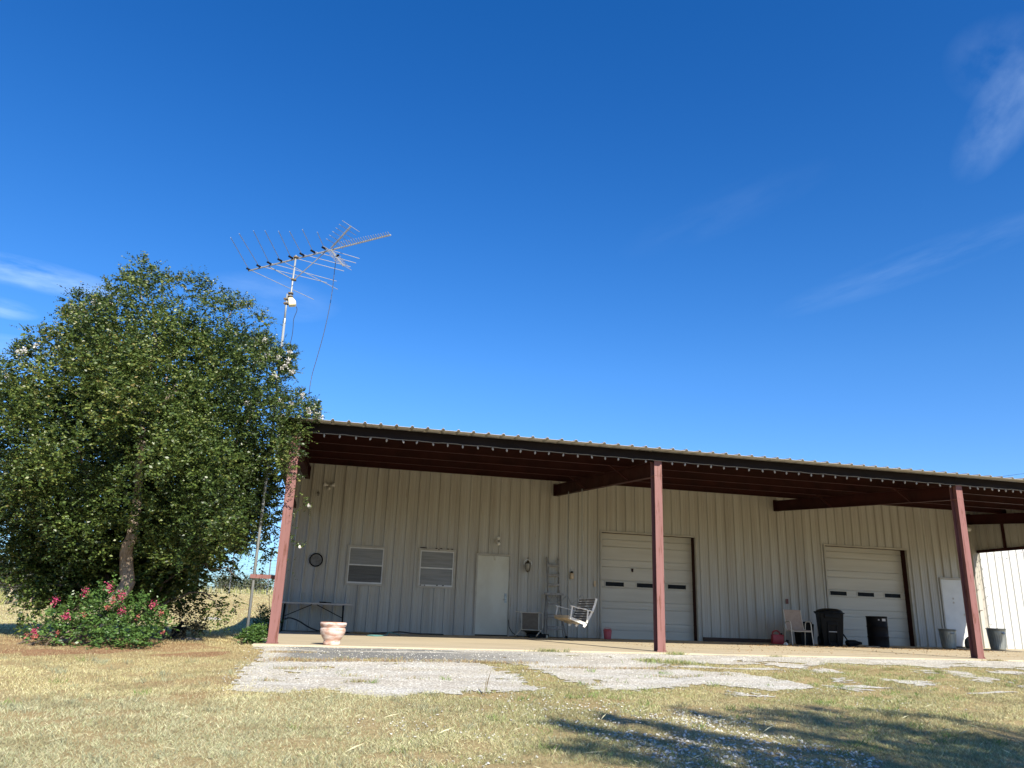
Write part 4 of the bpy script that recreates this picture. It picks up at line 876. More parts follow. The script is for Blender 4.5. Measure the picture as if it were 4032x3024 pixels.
# ---------------- tree behind the camera whose shadow falls on the lawn
def sh(px, py, z):     # a point of the crown at height z whose shadow falls on the ground at that place
    p = gpt(px, py); k = (z-p[2])/.71; return p+np.array([.26, -1.0, .71])*k
st = empty('shade_tree', (9.6, -18.2, -.9)); tag(st, 'broad tree behind the viewer that throws the shadow on the lawn', 'tree'); SI = Matrix.Translation(-Vector((9.6, -18.2, -.9)))
Q = []
SHB = [(2400,2895,4.6,.16),(2300,2872,4.4,.13),(2500,2915,4.7,.18),(2220,2860,4.3,.10),(2600,2935,4.8,.20),(2700,2955,5,.22),(2450,2840,4.7,.10),(2540,2852,4.8,.14),(2640,2875,4.9,.17),(2730,2900,5.0,.18),(2820,2920,5,.2),(2420,2826,4.6,.07),
       (2760,2820,5.2,.18),(2880,2840,5.2,.2),(3020,2830,5.3,.26),(3120,2810,5.4,.24),(3200,2840,5.3,.26),(3040,2880,5.2,.16),(3180,2900,5.4,.24),(3300,2860,5.4,.3),(3420,2850,5.5,.28),(3550,2880,5.5,.32),(3700,2900,5.6,.34),(3850,2920,5.7,.36),(3980,2890,5.7,.3),(3500,2930,5.4,.36),
       (3650,2960,5.4,.4),(3820,2990,5.4,.42),(4000,2980,5.6,.42),(3350,2950,5.2,.3),(3480,3010,5.1,.36),(3640,3040,5.2,.4),(3240,2990,5.0,.24),(2960,2960,5,.18),(3080,3000,5,.2),(2850,3000,4.9,.2),(2500,2990,4.6,.22),(2380,2960,4.5,.16),(2620,3020,4.6,.24),(3250,2800,5.5,.12),(3500,2810,5.6,.14),(3700,2830,5.6,.16),(2250,2960,4.3,.10),
       (3900,3080,5.3,.5),(3300,3090,4.9,.4),(2900,3100,4.8,.35),(4150,2960,5.7,.5)]
mb = MB()
hub = np.array([9.3, -17.4, 3.2])
for i, (px, py, z, r) in enumerate(SHB):
    c = sh(px, py, z); Q.append(blob(c, r, int(34+330*r*r), 10, .07, length=(.15, .35), shell=.05, sq=(1, 1.3, .8)))
    limb(mb, [hub, (hub+c)/2+np.array([0, 0, .35]), c], .06, .012, 6, .02)
limb(mb, [np.array([9.6, -18.2, -1.1]), np.array([9.5, -18.0, 1.0]), hub], .26, .14, 10, .01)
for k in range(26):
    c = np.array([9.8, -19.0, 6.2])+rand_dirs(1)[0]*np.array([3.2, 2.2, 1.3]); c[1] = min(c[1], -17.3-(c[2]-4.5)*1.0); Q.append(blob(c, .75, 150, 10, .09, length=(.2, .4)))
V = np.concatenate(Q); o_ = quads_obj('crown', V, M['leaf'], st, rnd=rng.random(len(V))); o_.matrix_parent_inverse = SI
o_ = mb.build('trunk', M['bark_dark'], st, smooth=True); o_.matrix_parent_inverse = SI
# ================================================================== MAST AND ANTENNA
MY = .42; MX = float(onY(969, 2515, MY)[0]); mz0 = float(ground_z(MX, MY))
mast = empty('antenna_mast', (MX, MY, mz0)); tag(mast, 'tall galvanised pipe mast strapped to the left end of the building', 'mast'); MI = Matrix.Translation(-Vector((MX, MY, mz0)))
def mk(mb, name, m, root, inv, **k): o = mb.build(name, m, root, **k); o.matrix_parent_inverse = inv; return o
s3 = .33906
def A2(x, y): return (850+x*s3, 840+y*s3)
def mp(x, y, dy=0): return onY(*A2(x, y), MY+dy)
p6 = mp(797, 1250); ptop = mp(822, 1000); lowx = float(p6[0])
mb = MB(); mb.tube([(MX, MY, mz0-.1), (MX-.0, MY, 4.0), tuple(p6)], [.027, .026, .024], 14); mk(mb, 'lower_pipe', M['mast'], mast, MI, smooth=True)
mb = MB(); mb.tube([tuple(p6), tuple(ptop+np.array([0, 0, .12]))], .019, 12); mk(mb, 'middle_pipe', M['mast'], mast, MI, smooth=True)
mb = MB(); mb.tube([tuple(p6-np.array([0, 0, .05])), tuple(p6+np.array([0, 0, .05]))], .030, 12); mk(mb, 'coupling', M['galv'], mast, MI)
a = onY(985, 2268, MY-.06); mb = MB(); mb.box((a[0], MY-.07, a[2]-.035), (PX[0]-.06, MY-.03, a[2]+.035)); mb.box((PX[0]-.08, .19, a[2]-.03), (PX[0]-.04, MY-.03, a[2]+.03)); mk(mb, 'wall_bracket', M['red_steel'], mast, MI)
mb = MB(); mb.tube([(MX+.032*math.cos(t_), MY+.032*math.sin(t_), a[2]) for t_ in np.linspace(0, 6.2, 14)], .006, 5); mk(mb, 'strap', M['black'], mast, MI)
# rotor
rot = empty('antenna_rotor', tuple(mp(870, 1040))); tag(rot, 'yellowed plastic rotor box clamped near the top of the mast', 'rotor'); RI = Matrix.Translation(-Vector(mp(870, 1040)))
c = mp(845, 1080); c2 = mp(932, 1075); c3 = mp(932, 1030); c4 = mp(895, 985); c5 = mp(838, 985)
mb = MB(); poly = [c, c2, c3, c4, c5]; pr = [(float(p_[0]), float(p_[2])) for p_ in poly]; n_ = len(pr)
vs = [(x, MY-.07, z) for x, z in pr]+[(x, MY+.07, z) for x, z in pr]
mb.add(vs, [tuple(range(n_)), tuple(range(n_, 2*n_))[::-1]]+[(i, i+n_, (i+1) % n_+n_, (i+1) % n_) for i in range(n_)]); mk(mb, 'housing', M['rotor'], rot, RI, bevel=.025)
for z_ in (mp(820, 998), mp(818, 1048)):
    mb = MB(); mb.box((z_[0]-.05, MY-.05, z_[2]-.012), (z_[0]+.07, MY-.03, z_[2]+.012)); mb.box((z_[0]-.05, MY+.03, z_[2]-.012), (z_[0]+.07, MY+.05, z_[2]+.012)); mb.tube([(z_[0]-.06, MY, z_[2]), (z_[0]+.06, MY, z_[2])], .007, 6); mk(mb, 'clamp', M['bronze'], rot, RI)
# antenna
zb = float(mp(945, 515)[2]); ab = mp(932, 515)
def az(x, y): return onZ(*A2(x, y), zb)
ant = empty('tv_antenna', (float(ab[0]), MY, zb)); tag(ant, 'long rooftop style television antenna with swept elements on the mast top', 'antenna'); AI = Matrix.Translation(-Vector((float(ab[0]), MY, zb)))
mb = MB(); p0_ = mp(872, 940); p1_ = mp(932, 487); mb.tube([tuple(mp(862, 990)), tuple(p0_), tuple(p1_)], .018, 10); mk(mb, 'stub_mast', M['mast'], ant, AI, smooth=True)
for q_ in (mp(870, 930), mp(866, 968), mp(905, 772), mp(932, 512)):
    mb = MB(); mb.box((q_[0]-.05, MY-.045, q_[2]-.014), (q_[0]+.05, MY+.045, q_[2]+.014)); mk(mb, 'clamp', M['bronze'], ant, AI, bevel=.005)
B0 = az(378, 668); B1 = az(2030, 250); bd = (B1-B0); bl_ = float(np.linalg.norm(bd)); bd = bd/bl_
mb = MB(); mb.bar(tuple(B0), tuple(B1), .024, .024); mk(mb, 'boom', M['antenna'], ant, AI)
for (ex, ey) in ((625, 612), (1268, 442)):
    e_ = az(ex, ey); mb = MB(); mb.tube([tuple(mp(905, 775)), tuple(e_-np.array([0, 0, .02]))], .010, 7); mk(mb, 'support_strut', M['antenna'], ant, AI)
EL = [((380,660),(172,280),(1135,1000)),((497,622),(270,235),(1290,805)),((618,587),(436,203),(1400,787)),((742,553),(570,200),(1415,883)),((868,520),(728,207),(1488,670)),((998,487),(856,210),(1563,620)),((1125,452),(1005,187),(1627,577)),((1255,415),(1178,218),(1667,525))]
for c_, a_, b_ in EL:
    ctr = az(*c_); prm = np.cross(bd, [0, 0, 1.]);
    for tip in (a_, b_):
        tp = az(*tip); d_ = tp-ctr; d_ /= np.linalg.norm(d_)
        mb = MB(); mb.tube([tuple(ctr+d_*.05+np.array([0, 0, .022])), tuple(tp)], .0066, 6); mk(mb, 'element', M['antenna'], ant, AI)
    mb = MB(); mb.bar(tuple(ctr-prm*.058+np.array([0, 0, .02])), tuple(ctr+prm*.058+np.array([0, 0, .02])), .036, .032); mk(mb, 'insulator', M['black'], ant, AI, bevel=.004)
for k in range(21):
    f_ = k/20; x_ = 1440+(2012-1440)*f_; y_ = 366+(252-366)*f_; ctr = az(x_, y_); tl = az(x_-22, y_-34); d_ = tl-ctr; d_ /= np.linalg.norm(d_)
    mb = MB(); mb.tube([tuple(ctr-d_*.075+np.array([0, 0, .018])), tuple(ctr+d_*.09+np.array([0, 0, .018]))], .006, 5); mk(mb, 'director', M['antenna'], ant, AI)
# corner reflector arms lie in the vertical plane through the boom
pn = np.cross(bd, [0, 0, 1.]); J = az(1338, 402)
def vp(x, y):
    d = ray(*A2(x, y)); t_ = ((J-CAM) @ pn)/(d @ pn); return CAM+d*t_
for (s_, e_, els) in (((1338,405),(1568,150),[((1478,88),(1640,207)),((1435,132),(1595,252)),((1372,197),(1565,282)),((1352,240),(1535,318)),((1325,275),(1500,345)),((1295,305),(1470,430))]),
                      ((1338,425),(1482,612),[((1255,410),(1345,440)),((1312,440),(1385,480)),((1312,460),(1410,515)),((1330,490),(1440,560)),((1345,510),(1470,590)),((1400,580),(1550,660))])):
    a_, b_ = vp(*s_), vp(*e_); mb = MB(); mb.bar(tuple(a_), tuple(b_), .026, .026); mk(mb, 'reflector_arm', M['antenna'], ant, AI)
    for i, (t0_, t1_) in enumerate(els):
        f_ = 1-i/6.2 if e_[1] < 300 else (i+.6)/6.0
        ctr = a_+(b_-a_)*f_; mb = MB(); mb.tube([tuple(ctr-pn*.26), tuple(ctr+pn*.26)], .0055, 5); mk(mb, 'reflector_rod', M['antenna'], ant, AI)
mb = MB(); q_ = vp(1415, 490); mb.tube([tuple(vp(1395, 505)), tuple(vp(1428, 482))], .02, 8); mk(mb, 'feed_box', M['black'], ant, AI)
# cables
mb = MB(); P_ = [vp(1395, 515), vp(1388, 590)]+[onY(x, y, MY-.2) for x, y in ((1318,1060),(1303,1180),(1278,1300),(1248,1410),(1228,1480),(1216,1560))]+[onY(1212, 1662, .6)]
limb(mb, P_, .006, .006, 6, 0); tag(mb.build('coaxial_cable', M['blackrubber']), 'black cable hanging free from the antenna down to the roof', 'cable')
mb = MB(); P_ = [mp(935, 1085, -.05), mp(941, 1130, -.1), mp(905, 1225, -.1), mp(897, 1320, -.1), mp(885, 1420, -.1), mp(845, 1600, -.1), mp(800, 1800, -.05), onY(1085, 1600, MY-.05), onY(1060, 1800, MY-.04)]
limb(mb, P_, .006, .006, 6, 0); tag(mb.build('rotor_cable', M['blackrubber']), 'thin cable looping from the rotor box down beside the mast', 'cable')
# power line beyond the roof
mb = MB(); a = onY(3930, 1878, 40); b = onY(4600, 1790, 40); limb(mb, [a+(a-b)*1.5, a, b], .012, .012, 5, 0); tag(mb.build('power_line', M['black']), 'thin overhead wire just above the roof at the far right', 'wire')
# ================================================================== FENCE
fe = empty('game_fence', (-8, 30, float(ground_z(-8, 30)))); tag(fe, 'tall wire mesh game fence on the crest of the field', 'fence'); FI = Matrix.Translation(-Vector((-8, 30, float(ground_z(-8, 30)))))
fx0, fx1 = -24, 4
mb = MB()
def fz(x): return float(ground_z(x, 30))
for k in range(14):
    hgt = .05+[0,.12,.25,.4,.55,.72,.89,1.06,1.24,1.42,1.6,1.8,2.05,2.42][k]; xs_ = np.linspace(fx0, fx1, 12)
    mb.tube([(x, 30, fz(x)+hgt) for x in xs_], .004, 4, False)
for k in range(int((fx1-fx0)/.2)): x = fx0+k*.2; mb.bar((x, 30, fz(x)+.05), (x, 30, fz(x)+2.1), .005, .005)
mk(mb, 'wire_mesh', M['wire'], fe, FI)
for px in (1050, 900, 560, 330): x = float(onY(px, 2340, 30)[0]); mb = MB(); mb.tube([(x, 30.05, fz(x)-.3), (x, 30.05, fz(x)+2.5)], .03, 7); mk(mb, 'post', M['wire'], fe, FI)
wp = empty('wooden_fence_corner', tuple(onY(128, 2360, 26))); tag(wp, 'weathered wooden post with a leaning brace at the left of the field', 'fence post'); WI = Matrix.Translation(-Vector(onY(128, 2360, 26)))
mb = MB(); mb.tube([tuple(onY(117, 2375, 26)), tuple(onY(135, 2268, 26))], [.07, .06], 9); mk(mb, 'post', M['woodpost'], wp, WI)
mb = MB(); mb.tube([tuple(onY(132, 2345, 26)), tuple(onY(192, 2266, 27))], .055, 8); mk(mb, 'brace', M['red_steel'], wp, WI)
mb = MB(); mb.tube([tuple(onY(62, 2375, 26)), tuple(onY(22, 2258, 26))], .03, 8); tag(mb.build('leaning_stake', M['woodpost']), 'thin pale stake leaning over the tall grass at the far left', 'stake')
# thin dry stalk by the wall corner
mb = MB(); limb(mb, [onY(1062, 2400, 6.0), onY(1060, 2330, 6.0), onY(1075, 2260, 6.0)], .008, .004, 5, 0); mb.tube([tuple(onY(1062, 2352, 6.0)), tuple(onY(1053, 2342, 6.0))], .006, 5); tag(mb.build('dry_stalk', M['bark_dark']), 'thin dry stalk standing just left of the first post', 'stalk')
# ================================================================== SMALL THINGS
def at(root, pts_fn=None): pass
# ---- terracotta pot
pp = slabp(1305, 2539); pot = empty('terracotta_pot', (pp[0], -.02, zs(pp[0]))); tag(pot, 'chalky pink terracotta flower pot at the edge of the porch', 'flower pot')
prof = [(0,0),(.142,0),(.150,.012),(.150,.050),(.140,.064),(.155,.09),(.185,.14),(.215,.20),(.226,.245),(.222,.275),(.207,.298),(.205,.306),(.222,.312),(.226,.322),(.222,.332),(.232,.336),(.236,.352),(.232,.378),(.224,.385)]
mb = MB(); mb.lathe(prof, 40); mb.build('body', M['terracotta'], pot, smooth=True)
mb = MB(); mb.lathe([(.224,.385),(.212,.383),(.206,.36),(.196,.30),(.205,.25),(.19,.18),(.13,.07),(0,.06)], 40); mb.build('inside', M['terracotta_in'], pot, smooth=True)
# ---- folding table
tx0, tx1 = float(onY(1086, 2384, 6.9)[0]), float(onY(1386, 2388, 6.75)[0]); ty0, ty1 = 6.75, 7.42; tz = .735
tb = empty('folding_table', ((tx0+tx1)/2, (ty0+ty1)/2, zs(0))); tag(tb, 'long folding table with black legs against the wall behind the left post', 'table'); cx_ = (tx1-tx0)/2; cy_ = (ty1-ty0)/2
mb = MB(); mb.box((-cx_, -cy_, tz-.03-.0), (cx_, cy_, tz+.012)); mb.build('tabletop', M['tabletop'], tb, bevel=.006)
for sx in (-1, 1):
    lx = sx*(cx_-.22)
    mb = MB()
    for sy in (-1, 1): mb.tube([(lx, sy*(cy_-.08), tz-.03), (lx+sx*.02, sy*(cy_-.06), .0)], .014, 8)
    mb.tube([(lx+sx*.01, -(cy_-.07), .18), (lx+sx*.01, (cy_-.07), .18)], .012, 8); mb.tube([(lx, -(cy_-.08), tz-.05), (lx, (cy_-.08), tz-.05)], .012, 8)
    mb.build('leg', M['black'], tb)
    mb = MB(); mb.tube([(lx, 0, .38+.0), (sx*.06, 0, tz-.035)], .010, 8); mb.tube([(lx, -.2, .38), (lx, .2, .38)], .010, 8); mb.build('brace', M['black'], tb)
q_ = onY(1280, 2379, 7.0); mb = MB(); mb.box((-.15, -.10, 0), (.16, .10, .022)); mb.box((-.16, -.08, .022), (.02, .07, .034)); o_ = tag(mb.build('flat_tray', M['black'], bevel=.004), 'flat black tray lying on the folding table', 'tray'); o_.location = (q_[0], 7.05, zs(0)+tz+.013)
# hose along the wall
mb = MB(); H = [(-.12, 6.5, .32), (.02, 6.5, .35), (.25, 6.45, .28), (.55, 6.4, .12), (.9, 6.5, .03), (1.5, 6.9, .02), (2.1, 6.75, .02), (2.5, 7.0, .03), (2.9, 7.15, .06), (3.3, 7.1, .03), (4.1, 7.2, .02)]
limb(mb, [(x, y, z+zs(x)) for x, y, z in H], .018, .018, 8, 0); tag(mb.build('garden_hose', M['blackrubber'], smooth=True), 'black hose lying along the foot of the wall under the table', 'hose')
for (u, v, w_, nm, lb, mm, h_) in ((1478, 2505, .30, 'teal_cloth', 'crumpled teal cloth on the porch floor at the wall', M['cloth'], .035),):
    q_ = slabp(u, v); mb = MB(); mb.lathe([(0, h_), (.10, h_*.9), (.16, h_*.5), (.19, .004), (0, 0)], 18, wob=lambda t_, z: 1+.25*math.sin(3*t_)+.12*math.sin(7*t_)); o_ = tag(mb.build(nm, mm, smooth=True), lb, 'cloth'); o_.location = (q_[0], min(q_[1], 6.4), zs(q_[0]))
q_ = slabp(1530, 2504); mb = MB(); limb(mb, [(-.14, 0, .02), (-.05, .02, .02), (0, 0, .09), (.10, .03, .07), (.30, .05, .02)], .016, .010, 7, 0); o_ = tag(mb.build('hose_nozzle', M['cloth']), 'bent teal spray nozzle on the floor beside the crumpled cloth', 'nozzle'); o_.location = (q_[0], min(q_[1], 6.4), zs(q_[0]))
n = 500; q_ = slabp(1430, 2507); x = q_[0]+rng.normal(0, .12, n); y = 6.2+rng.normal(0, .07, n)
V, C = blades(n, x, y, rng.uniform(.02, .08, n), rng.uniform(.003, .006, n), rng.uniform(.6, 1.5, n), np.tile(np.array([.5, .34, .16]), (n, 1))*rng.uniform(.6, 1.2, (n, 1)), '', z=np.full(n, zs(2))+rng.uniform(0, .04, n))
tag(quads_obj('straw_clump', V, M['blade'], extra=C), 'small heap of dry straw on the porch floor beside the cloth', 'straw', kind='stuff')
n = 5200; x = np.concatenate([rng.uniform(12, 20, 2600), rng.normal(17.2, .9, 1100), rng.uniform(8, 30, 1500)]); y = np.concatenate([rng.normal(5.3, .35, 2600), rng.normal(5.4, .18, 1100), rng.uniform(.2, 5.6, 1500)*.9+.2])
V, C = blades(n, x, y, rng.uniform(.02, .06, n), rng.uniform(.01, .03, n), rng.uniform(1.1, 1.5, n), np.tile(np.array([.40, .26, .13]), (n, 1))*rng.uniform(.5, 1.25, (n, 1)), '', z=zs(x)+.002)
tag(quads_obj('leaf_litter', V, M['blade'], extra=C), 'dry leaf litter blown along the right half of the porch', 'leaves', kind='stuff')
# ---- wall clock
c_ = onY(1244.6, 2204.6, WY-.06); ck = empty('wall_clock', (c_[0], WY-.035, c_[2])); tag(ck, 'round weathered clock with a black rim left of the windows', 'clock'); r_ = .168
mb = MB(); mb.lathe([(0, 0), (r_, 0), (r_, .012), (0, .012)], 40); o_ = mb.build('face', M['clockface'], ck); o_.rotation_euler = (R(90), 0, 0)
mb = MB(); mb.lathe([(r_-.012, .0), (r_-.012, .03), (r_+.004, .038), (r_+.016, .03), (r_+.018, 0)], 40); o_ = mb.build('rim', M['black'], ck, smooth=True); o_.rotation_euler = (R(90), 0, 0)
mb = MB(); mb.bar((0, -.018, 0), (.06, -.018, .05), .008, .003); mb.bar((0, -.020, 0), (-.04, -.020, .11), .006, .003); mb.build('hand', M['timber'], ck)
# ---- flood lights
def flood(name, px, py, lab, heads, group=None, bulb=True):
    c_ = onY(px, py, WY-.1); root = empty(name, (c_[0], WY-.03, c_[2])); tag(root, lab, 'light', group)
    mb = MB(); mb.lathe([(0, 0), (.055, 0), (.055, .03), (0, .035)], 20); o_ = mb.build('base', M['trim'], root); o_.rotation_euler = (R(90), 0, 0)
    for (dx, dz, ax) in heads:
        mb = MB(); mb.lathe([(0, 0), (.022, 0), (.026, .05), (.045, .075), (.05, .12), (.047, .125), (0, .118)], 20); o_ = mb.build('lamp_head', M['oldwhite'], root, smooth=True); o_.location = (dx*.3, -.05, dz); o_.rotation_euler = ax
    return root
f1 = flood('flood_light', 1296, 1912, 'twin white flood light high on the wall above the clock', [(-.1, .01, (R(80), 0, R(-80))), (.1, .01, (R(80), 0, R(80)))])
mb = MB(); mb.lathe([(0, 0), (.03, 0), (.045, -.03), (.04, -.06), (.02, -.075), (0, -.078)], 18); o_ = mb.build('sensor', M['oldwhite'], f1, smooth=True); o_.location = (.0, -.06, -.05)
c_ = onY(1253, 1939, WY-.08); sc = empty('security_camera', (c_[0], WY-.03, c_[2])); tag(sc, 'small dull metal bracket camera below and left of the twin flood light', 'camera')
mb = MB(); mb.lathe([(0, 0), (.03, 0), (.03, .02), (0, .022)], 14); o_ = mb.build('base', M['bronze'], sc); o_.rotation_euler = (R(90), 0, 0)
mb = MB(); mb.tube([(0, -.02, 0), (.01, -.07, -.02), (.02, -.09, -.04)], .010, 8); mb.build('arm', M['galv'], sc)
mb = MB(); mb.tube([(.02, -.07, -.03), (.01, -.13, -.09)], [.025, .032], 14); mb.build('housing', M['glass_milky'], sc)
flood('door_flood_light', 1956, 2131, 'pale spot light above the stained door', [(0, -.02, (R(125), 0, R(35))), (.02, .03, (R(60), 0, R(20)))])
c_ = onY(3810, 2086, WY-.1); mb = MB(); mb.lathe([(0, .09), (.05, .09), (.09, .06), (.10, .01), (.08, -.04), (.04, -.06), (0, -.065)], 20); o_ = tag(mb.build('dome_light', M['oldwhite'], smooth=True), 'white dome light on the wall just right of the third post', 'light'); o_.location = (c_[0], WY-.13, c_[2])
# ---- carriage lantern
c_ = onY(2077, 2226, WY-.12); ln = empty('wall_lantern', (c_[0], WY-.03, c_[2])); tag(ln, 'bronze carriage lantern with a hooped bail right of the stained door', 'lantern')
mb = MB(); mb.lathe([(0, 0), (.055, 0), (.05, .02), (0, .025)], 20, sy=1.7); o_ = mb.build('backplate', M['bronze'], ln); o_.rotation_euler = (R(90), 0, 0)
mb = MB(); mb.tube([(0, -.02, .05), (0, -.07, .16), (0, -.12, .20), (0, -.13, .14)], .008, 8); mb.tube([(0, -.12, .20), (0, -.13, .235), (0, -.15, .21)], .007, 8); mb.build('arm', M['bronze'], ln)
mb = MB(); mb.tube([(math.sin(t_)*.115, -.13, .03+math.cos(t_)*.13) for t_ in np.linspace(-1.7, 1.7, 18)], .008, 7); mb.build('bail', M['oldwhite'], ln)
mb = MB(); mb.lathe([(0, .135), (.02, .13), (.03, .11), (.055, .085), (.085, .06), (.088, .05), (.08, .045)], 20, (0, -.13, 0)); mb.lathe([(.055, -.16), (.05, -.175), (.02, -.185), (.012, -.20), (0, -.205)], 16, (0, -.13, 0))
for k in range(6):
    t_ = k*math.pi/3; mb.tube([(math.cos(t_)*.084, -.13+math.sin(t_)*.084, .05), (math.cos(t_)*.08, -.13+math.sin(t_)*.08, -.06), (math.cos(t_)*.055, -.13+math.sin(t_)*.055, -.165)], .005, 6)
mb.build('cage', M['bronze'], ln)
mb = MB(); mb.lathe([(.076, .045), (.074, -.05), (.052, -.155), (0, -.158)], 24, (0, -.13, 0)); mb.build('glass', M['glass_milky'], ln, smooth=True)
# ---- jar light hanging on the wall
c_ = onY(2252, 2258, WY-.1); jl = empty('hanging_jar', (c_[0], WY-.09, c_[2])); tag(jl, 'beige bottle with a black cap hanging from a wire on the wall', 'bottle')
mb = MB(); mb.lathe([(0, -.16), (.05, -.16), (.062, -.145), (.062, -.02), (.05, .0), (.035, .01)], 20); mb.build('bottle', M['jar'], jl, smooth=True)
mb = MB(); mb.lathe([(.036, .005), (.04, .01), (.038, .06), (0, .07)], 18); mb.build('cap', M['black'], jl)
mb = MB(); limb(mb, [(0, 0, .06), (.03, 0, .10), (-.02, .03, .14), (.01, .06, .17)], .004, .004, 5, .004); mb.build('wire_loop', M['alu'], jl)
c_ = onY(2343, 2298.5, WY-.05); mb = MB(); mb.box((-.034, -.014, -.085), (.034, 0, .085)); o_ = tag(mb.build('wall_thermometer', M['jar'], bevel=.006), 'narrow tan thermometer strip on the wall left of the near garage door', 'thermometer'); o_.location = (c_[0], WY-.033, c_[2])
c_ = onY(2055, 2443.5, WY-.05); ot = empty('power_outlet', (c_[0], WY-.032, c_[2])); tag(ot, 'grey outlet plate low on the wall under the lantern', 'outlet')
mb = MB(); mb.box((-.042, -.012, -.065), (.042, 0, .065)); mb.build('plate', M['galv'], ot, bevel=.004)
for k in (-.028, .028): mb = MB(); mb.box((-.018, -.017, k-.017), (.018, -.012, k+.017)); mb.build('socket', M['oldwhite'], ot, bevel=.005)
c_ = onY(3100, 2368, WY-.05); mb = MB(); mb.box((-.045, -.014, -.075), (.045, 0, .075)); mb.box((-.012, -.026, -.02), (.012, -.014, .02)); o_ = tag(mb.build('switch_box', M['red_steel'], bevel=.004), 'small dull red switch plate on the wall above the tan chair', 'switch'); o_.location = (c_[0], WY-.032, c_[2])
c_ = onY(3860, 2406, WY-.08); mb = MB(); mb.bar((0, 0, 0), (.11, -.02, .03), .02, .02); mb.bar((0, 0, .01), (-.01, 0, -.07), .018, .018); o_ = tag(mb.build('hook_bracket', M['timber']), 'small dark hook on the sunlit white wall', 'hook'); o_.location = (c_[0], WY-.045, c_[2])
mb = MB(); limb(mb, [onY(2003, 2440, WY-.06), onY(2004, 2462, WY-.07), onY(2012, 2485, WY-.08), onY(2030, 2500, WY-.1), onY(2048, 2506, WY-.2)], .011, .011, 6, .004); tag(mb.build('frayed_cord', M['blackrubber']), 'black cord curling from the door frame to the floor', 'cord')
# ---- ladder leaning on the wall
lx0, lx1 = 7.115, 7.445; zh = 1.27
ld = empty('multi_position_ladder', (7.28, 7.3, zs(7.3))); tag(ld, 'weathered folding ladder with flared lower legs leaning between lantern and swing', 'ladder'); LI = Matrix.Translation(-Vector((7.28, 7.3, zs(7.3))))
yt, yh, ybm = WY-.08, 7.36, 7.12; zt_ = 2.27; zb_ = zs(7.3)
for sx, (xt, xh, xb) in enumerate(((7.10, 7.115, 7.02), (7.455, 7.455, 7.60))):
    mb = MB(); mb.bar((xt, yt, zt_), (xh, yh, zh-.2), .026, .065, (0, 1, 0)); mb.tube([(xt, yt, zt_-.02), (xt, yt-.005, zt_+.06)], [.032, .02], 8); mk(mb, 'rail', M['ladder'], ld, LI, bevel=.003)
    sg = -1 if sx == 0 else 1
    mb = MB(); a = (xh+sg*.035, yh-.01, zh+.02); b = (xh+sg*.04, yh-.05, zh-.55); c = (xb, ybm, zb_)
    mb.bar(a, b, .026, .07, (0, 1, 0)); mb.bar(b, c, .026, .07, (0, 1, 0)); mk(mb, 'lower_rail', M['ladder'], ld, LI, bevel=.003)
    mb = MB(); mb.bar((xh+sg*.03, yh+.12, zh), (xb-sg*.015+sg*.02, ybm+.30, zb_), .024, .06, (0, 1, 0)); mk(mb, 'back_rail', M['ladder'], ld, LI)
    mb = MB(); mb.box((xb-.03, ybm-.045, zb_), (xb+.03, ybm+.045, zb_+.07)); mk(mb, 'foot', M['woodunder'] if sx == 0 else M['black'], ld, LI, bevel=.008)
    mb = MB(); mb.bar((xh-sg*.02, yh-.02, zh-.02), (xh-sg*.12, yh-.02, zh-.02-.0), .02, .02); mb.bar((xh-sg*.14, yh, zh-.03), (xh-sg*.02, yh-.02, zh-.2), .016, .016); mk(mb, 'hinge_strut', M['ladder'], ld, LI)
for z_ in (2.08, 1.80, 1.53):
    f_ = (z_-zh)/(zt_-zh); y = yh+(yt-yh)*f_; mb = MB(); mb.box((7.11, y-.028, z_-.034), (7.445, y+.02, z_+.034)); mb.box((7.11, y-.034, z_+.020), (7.445, y-.028, z_+.034)); mk(mb, 'rung', M['ladder'], ld, LI, bevel=.003)
mb = MB(); mb.box((6.99, yh-.05, zh-.035), (7.56, yh+.02, zh+.028)); mk(mb, 'rung', M['ladder'], ld, LI, bevel=.003)
for z_, xa, xb in ((.99, 7.08, 7.49), (.70, 7.07, 7.50), (.62, 7.07, 7.50), (.37, 7.05, 7.54), (.30, 7.05, 7.54)):
    y = ybm+(yh-.04-ybm)*(z_-zb_)/(zh-zb_); mb = MB(); mb.box((xa, y-.02, z_-.018), (xb, y+.02, z_+.018)); mk(mb, 'rung', M['ladder'], ld, LI, bevel=.003)
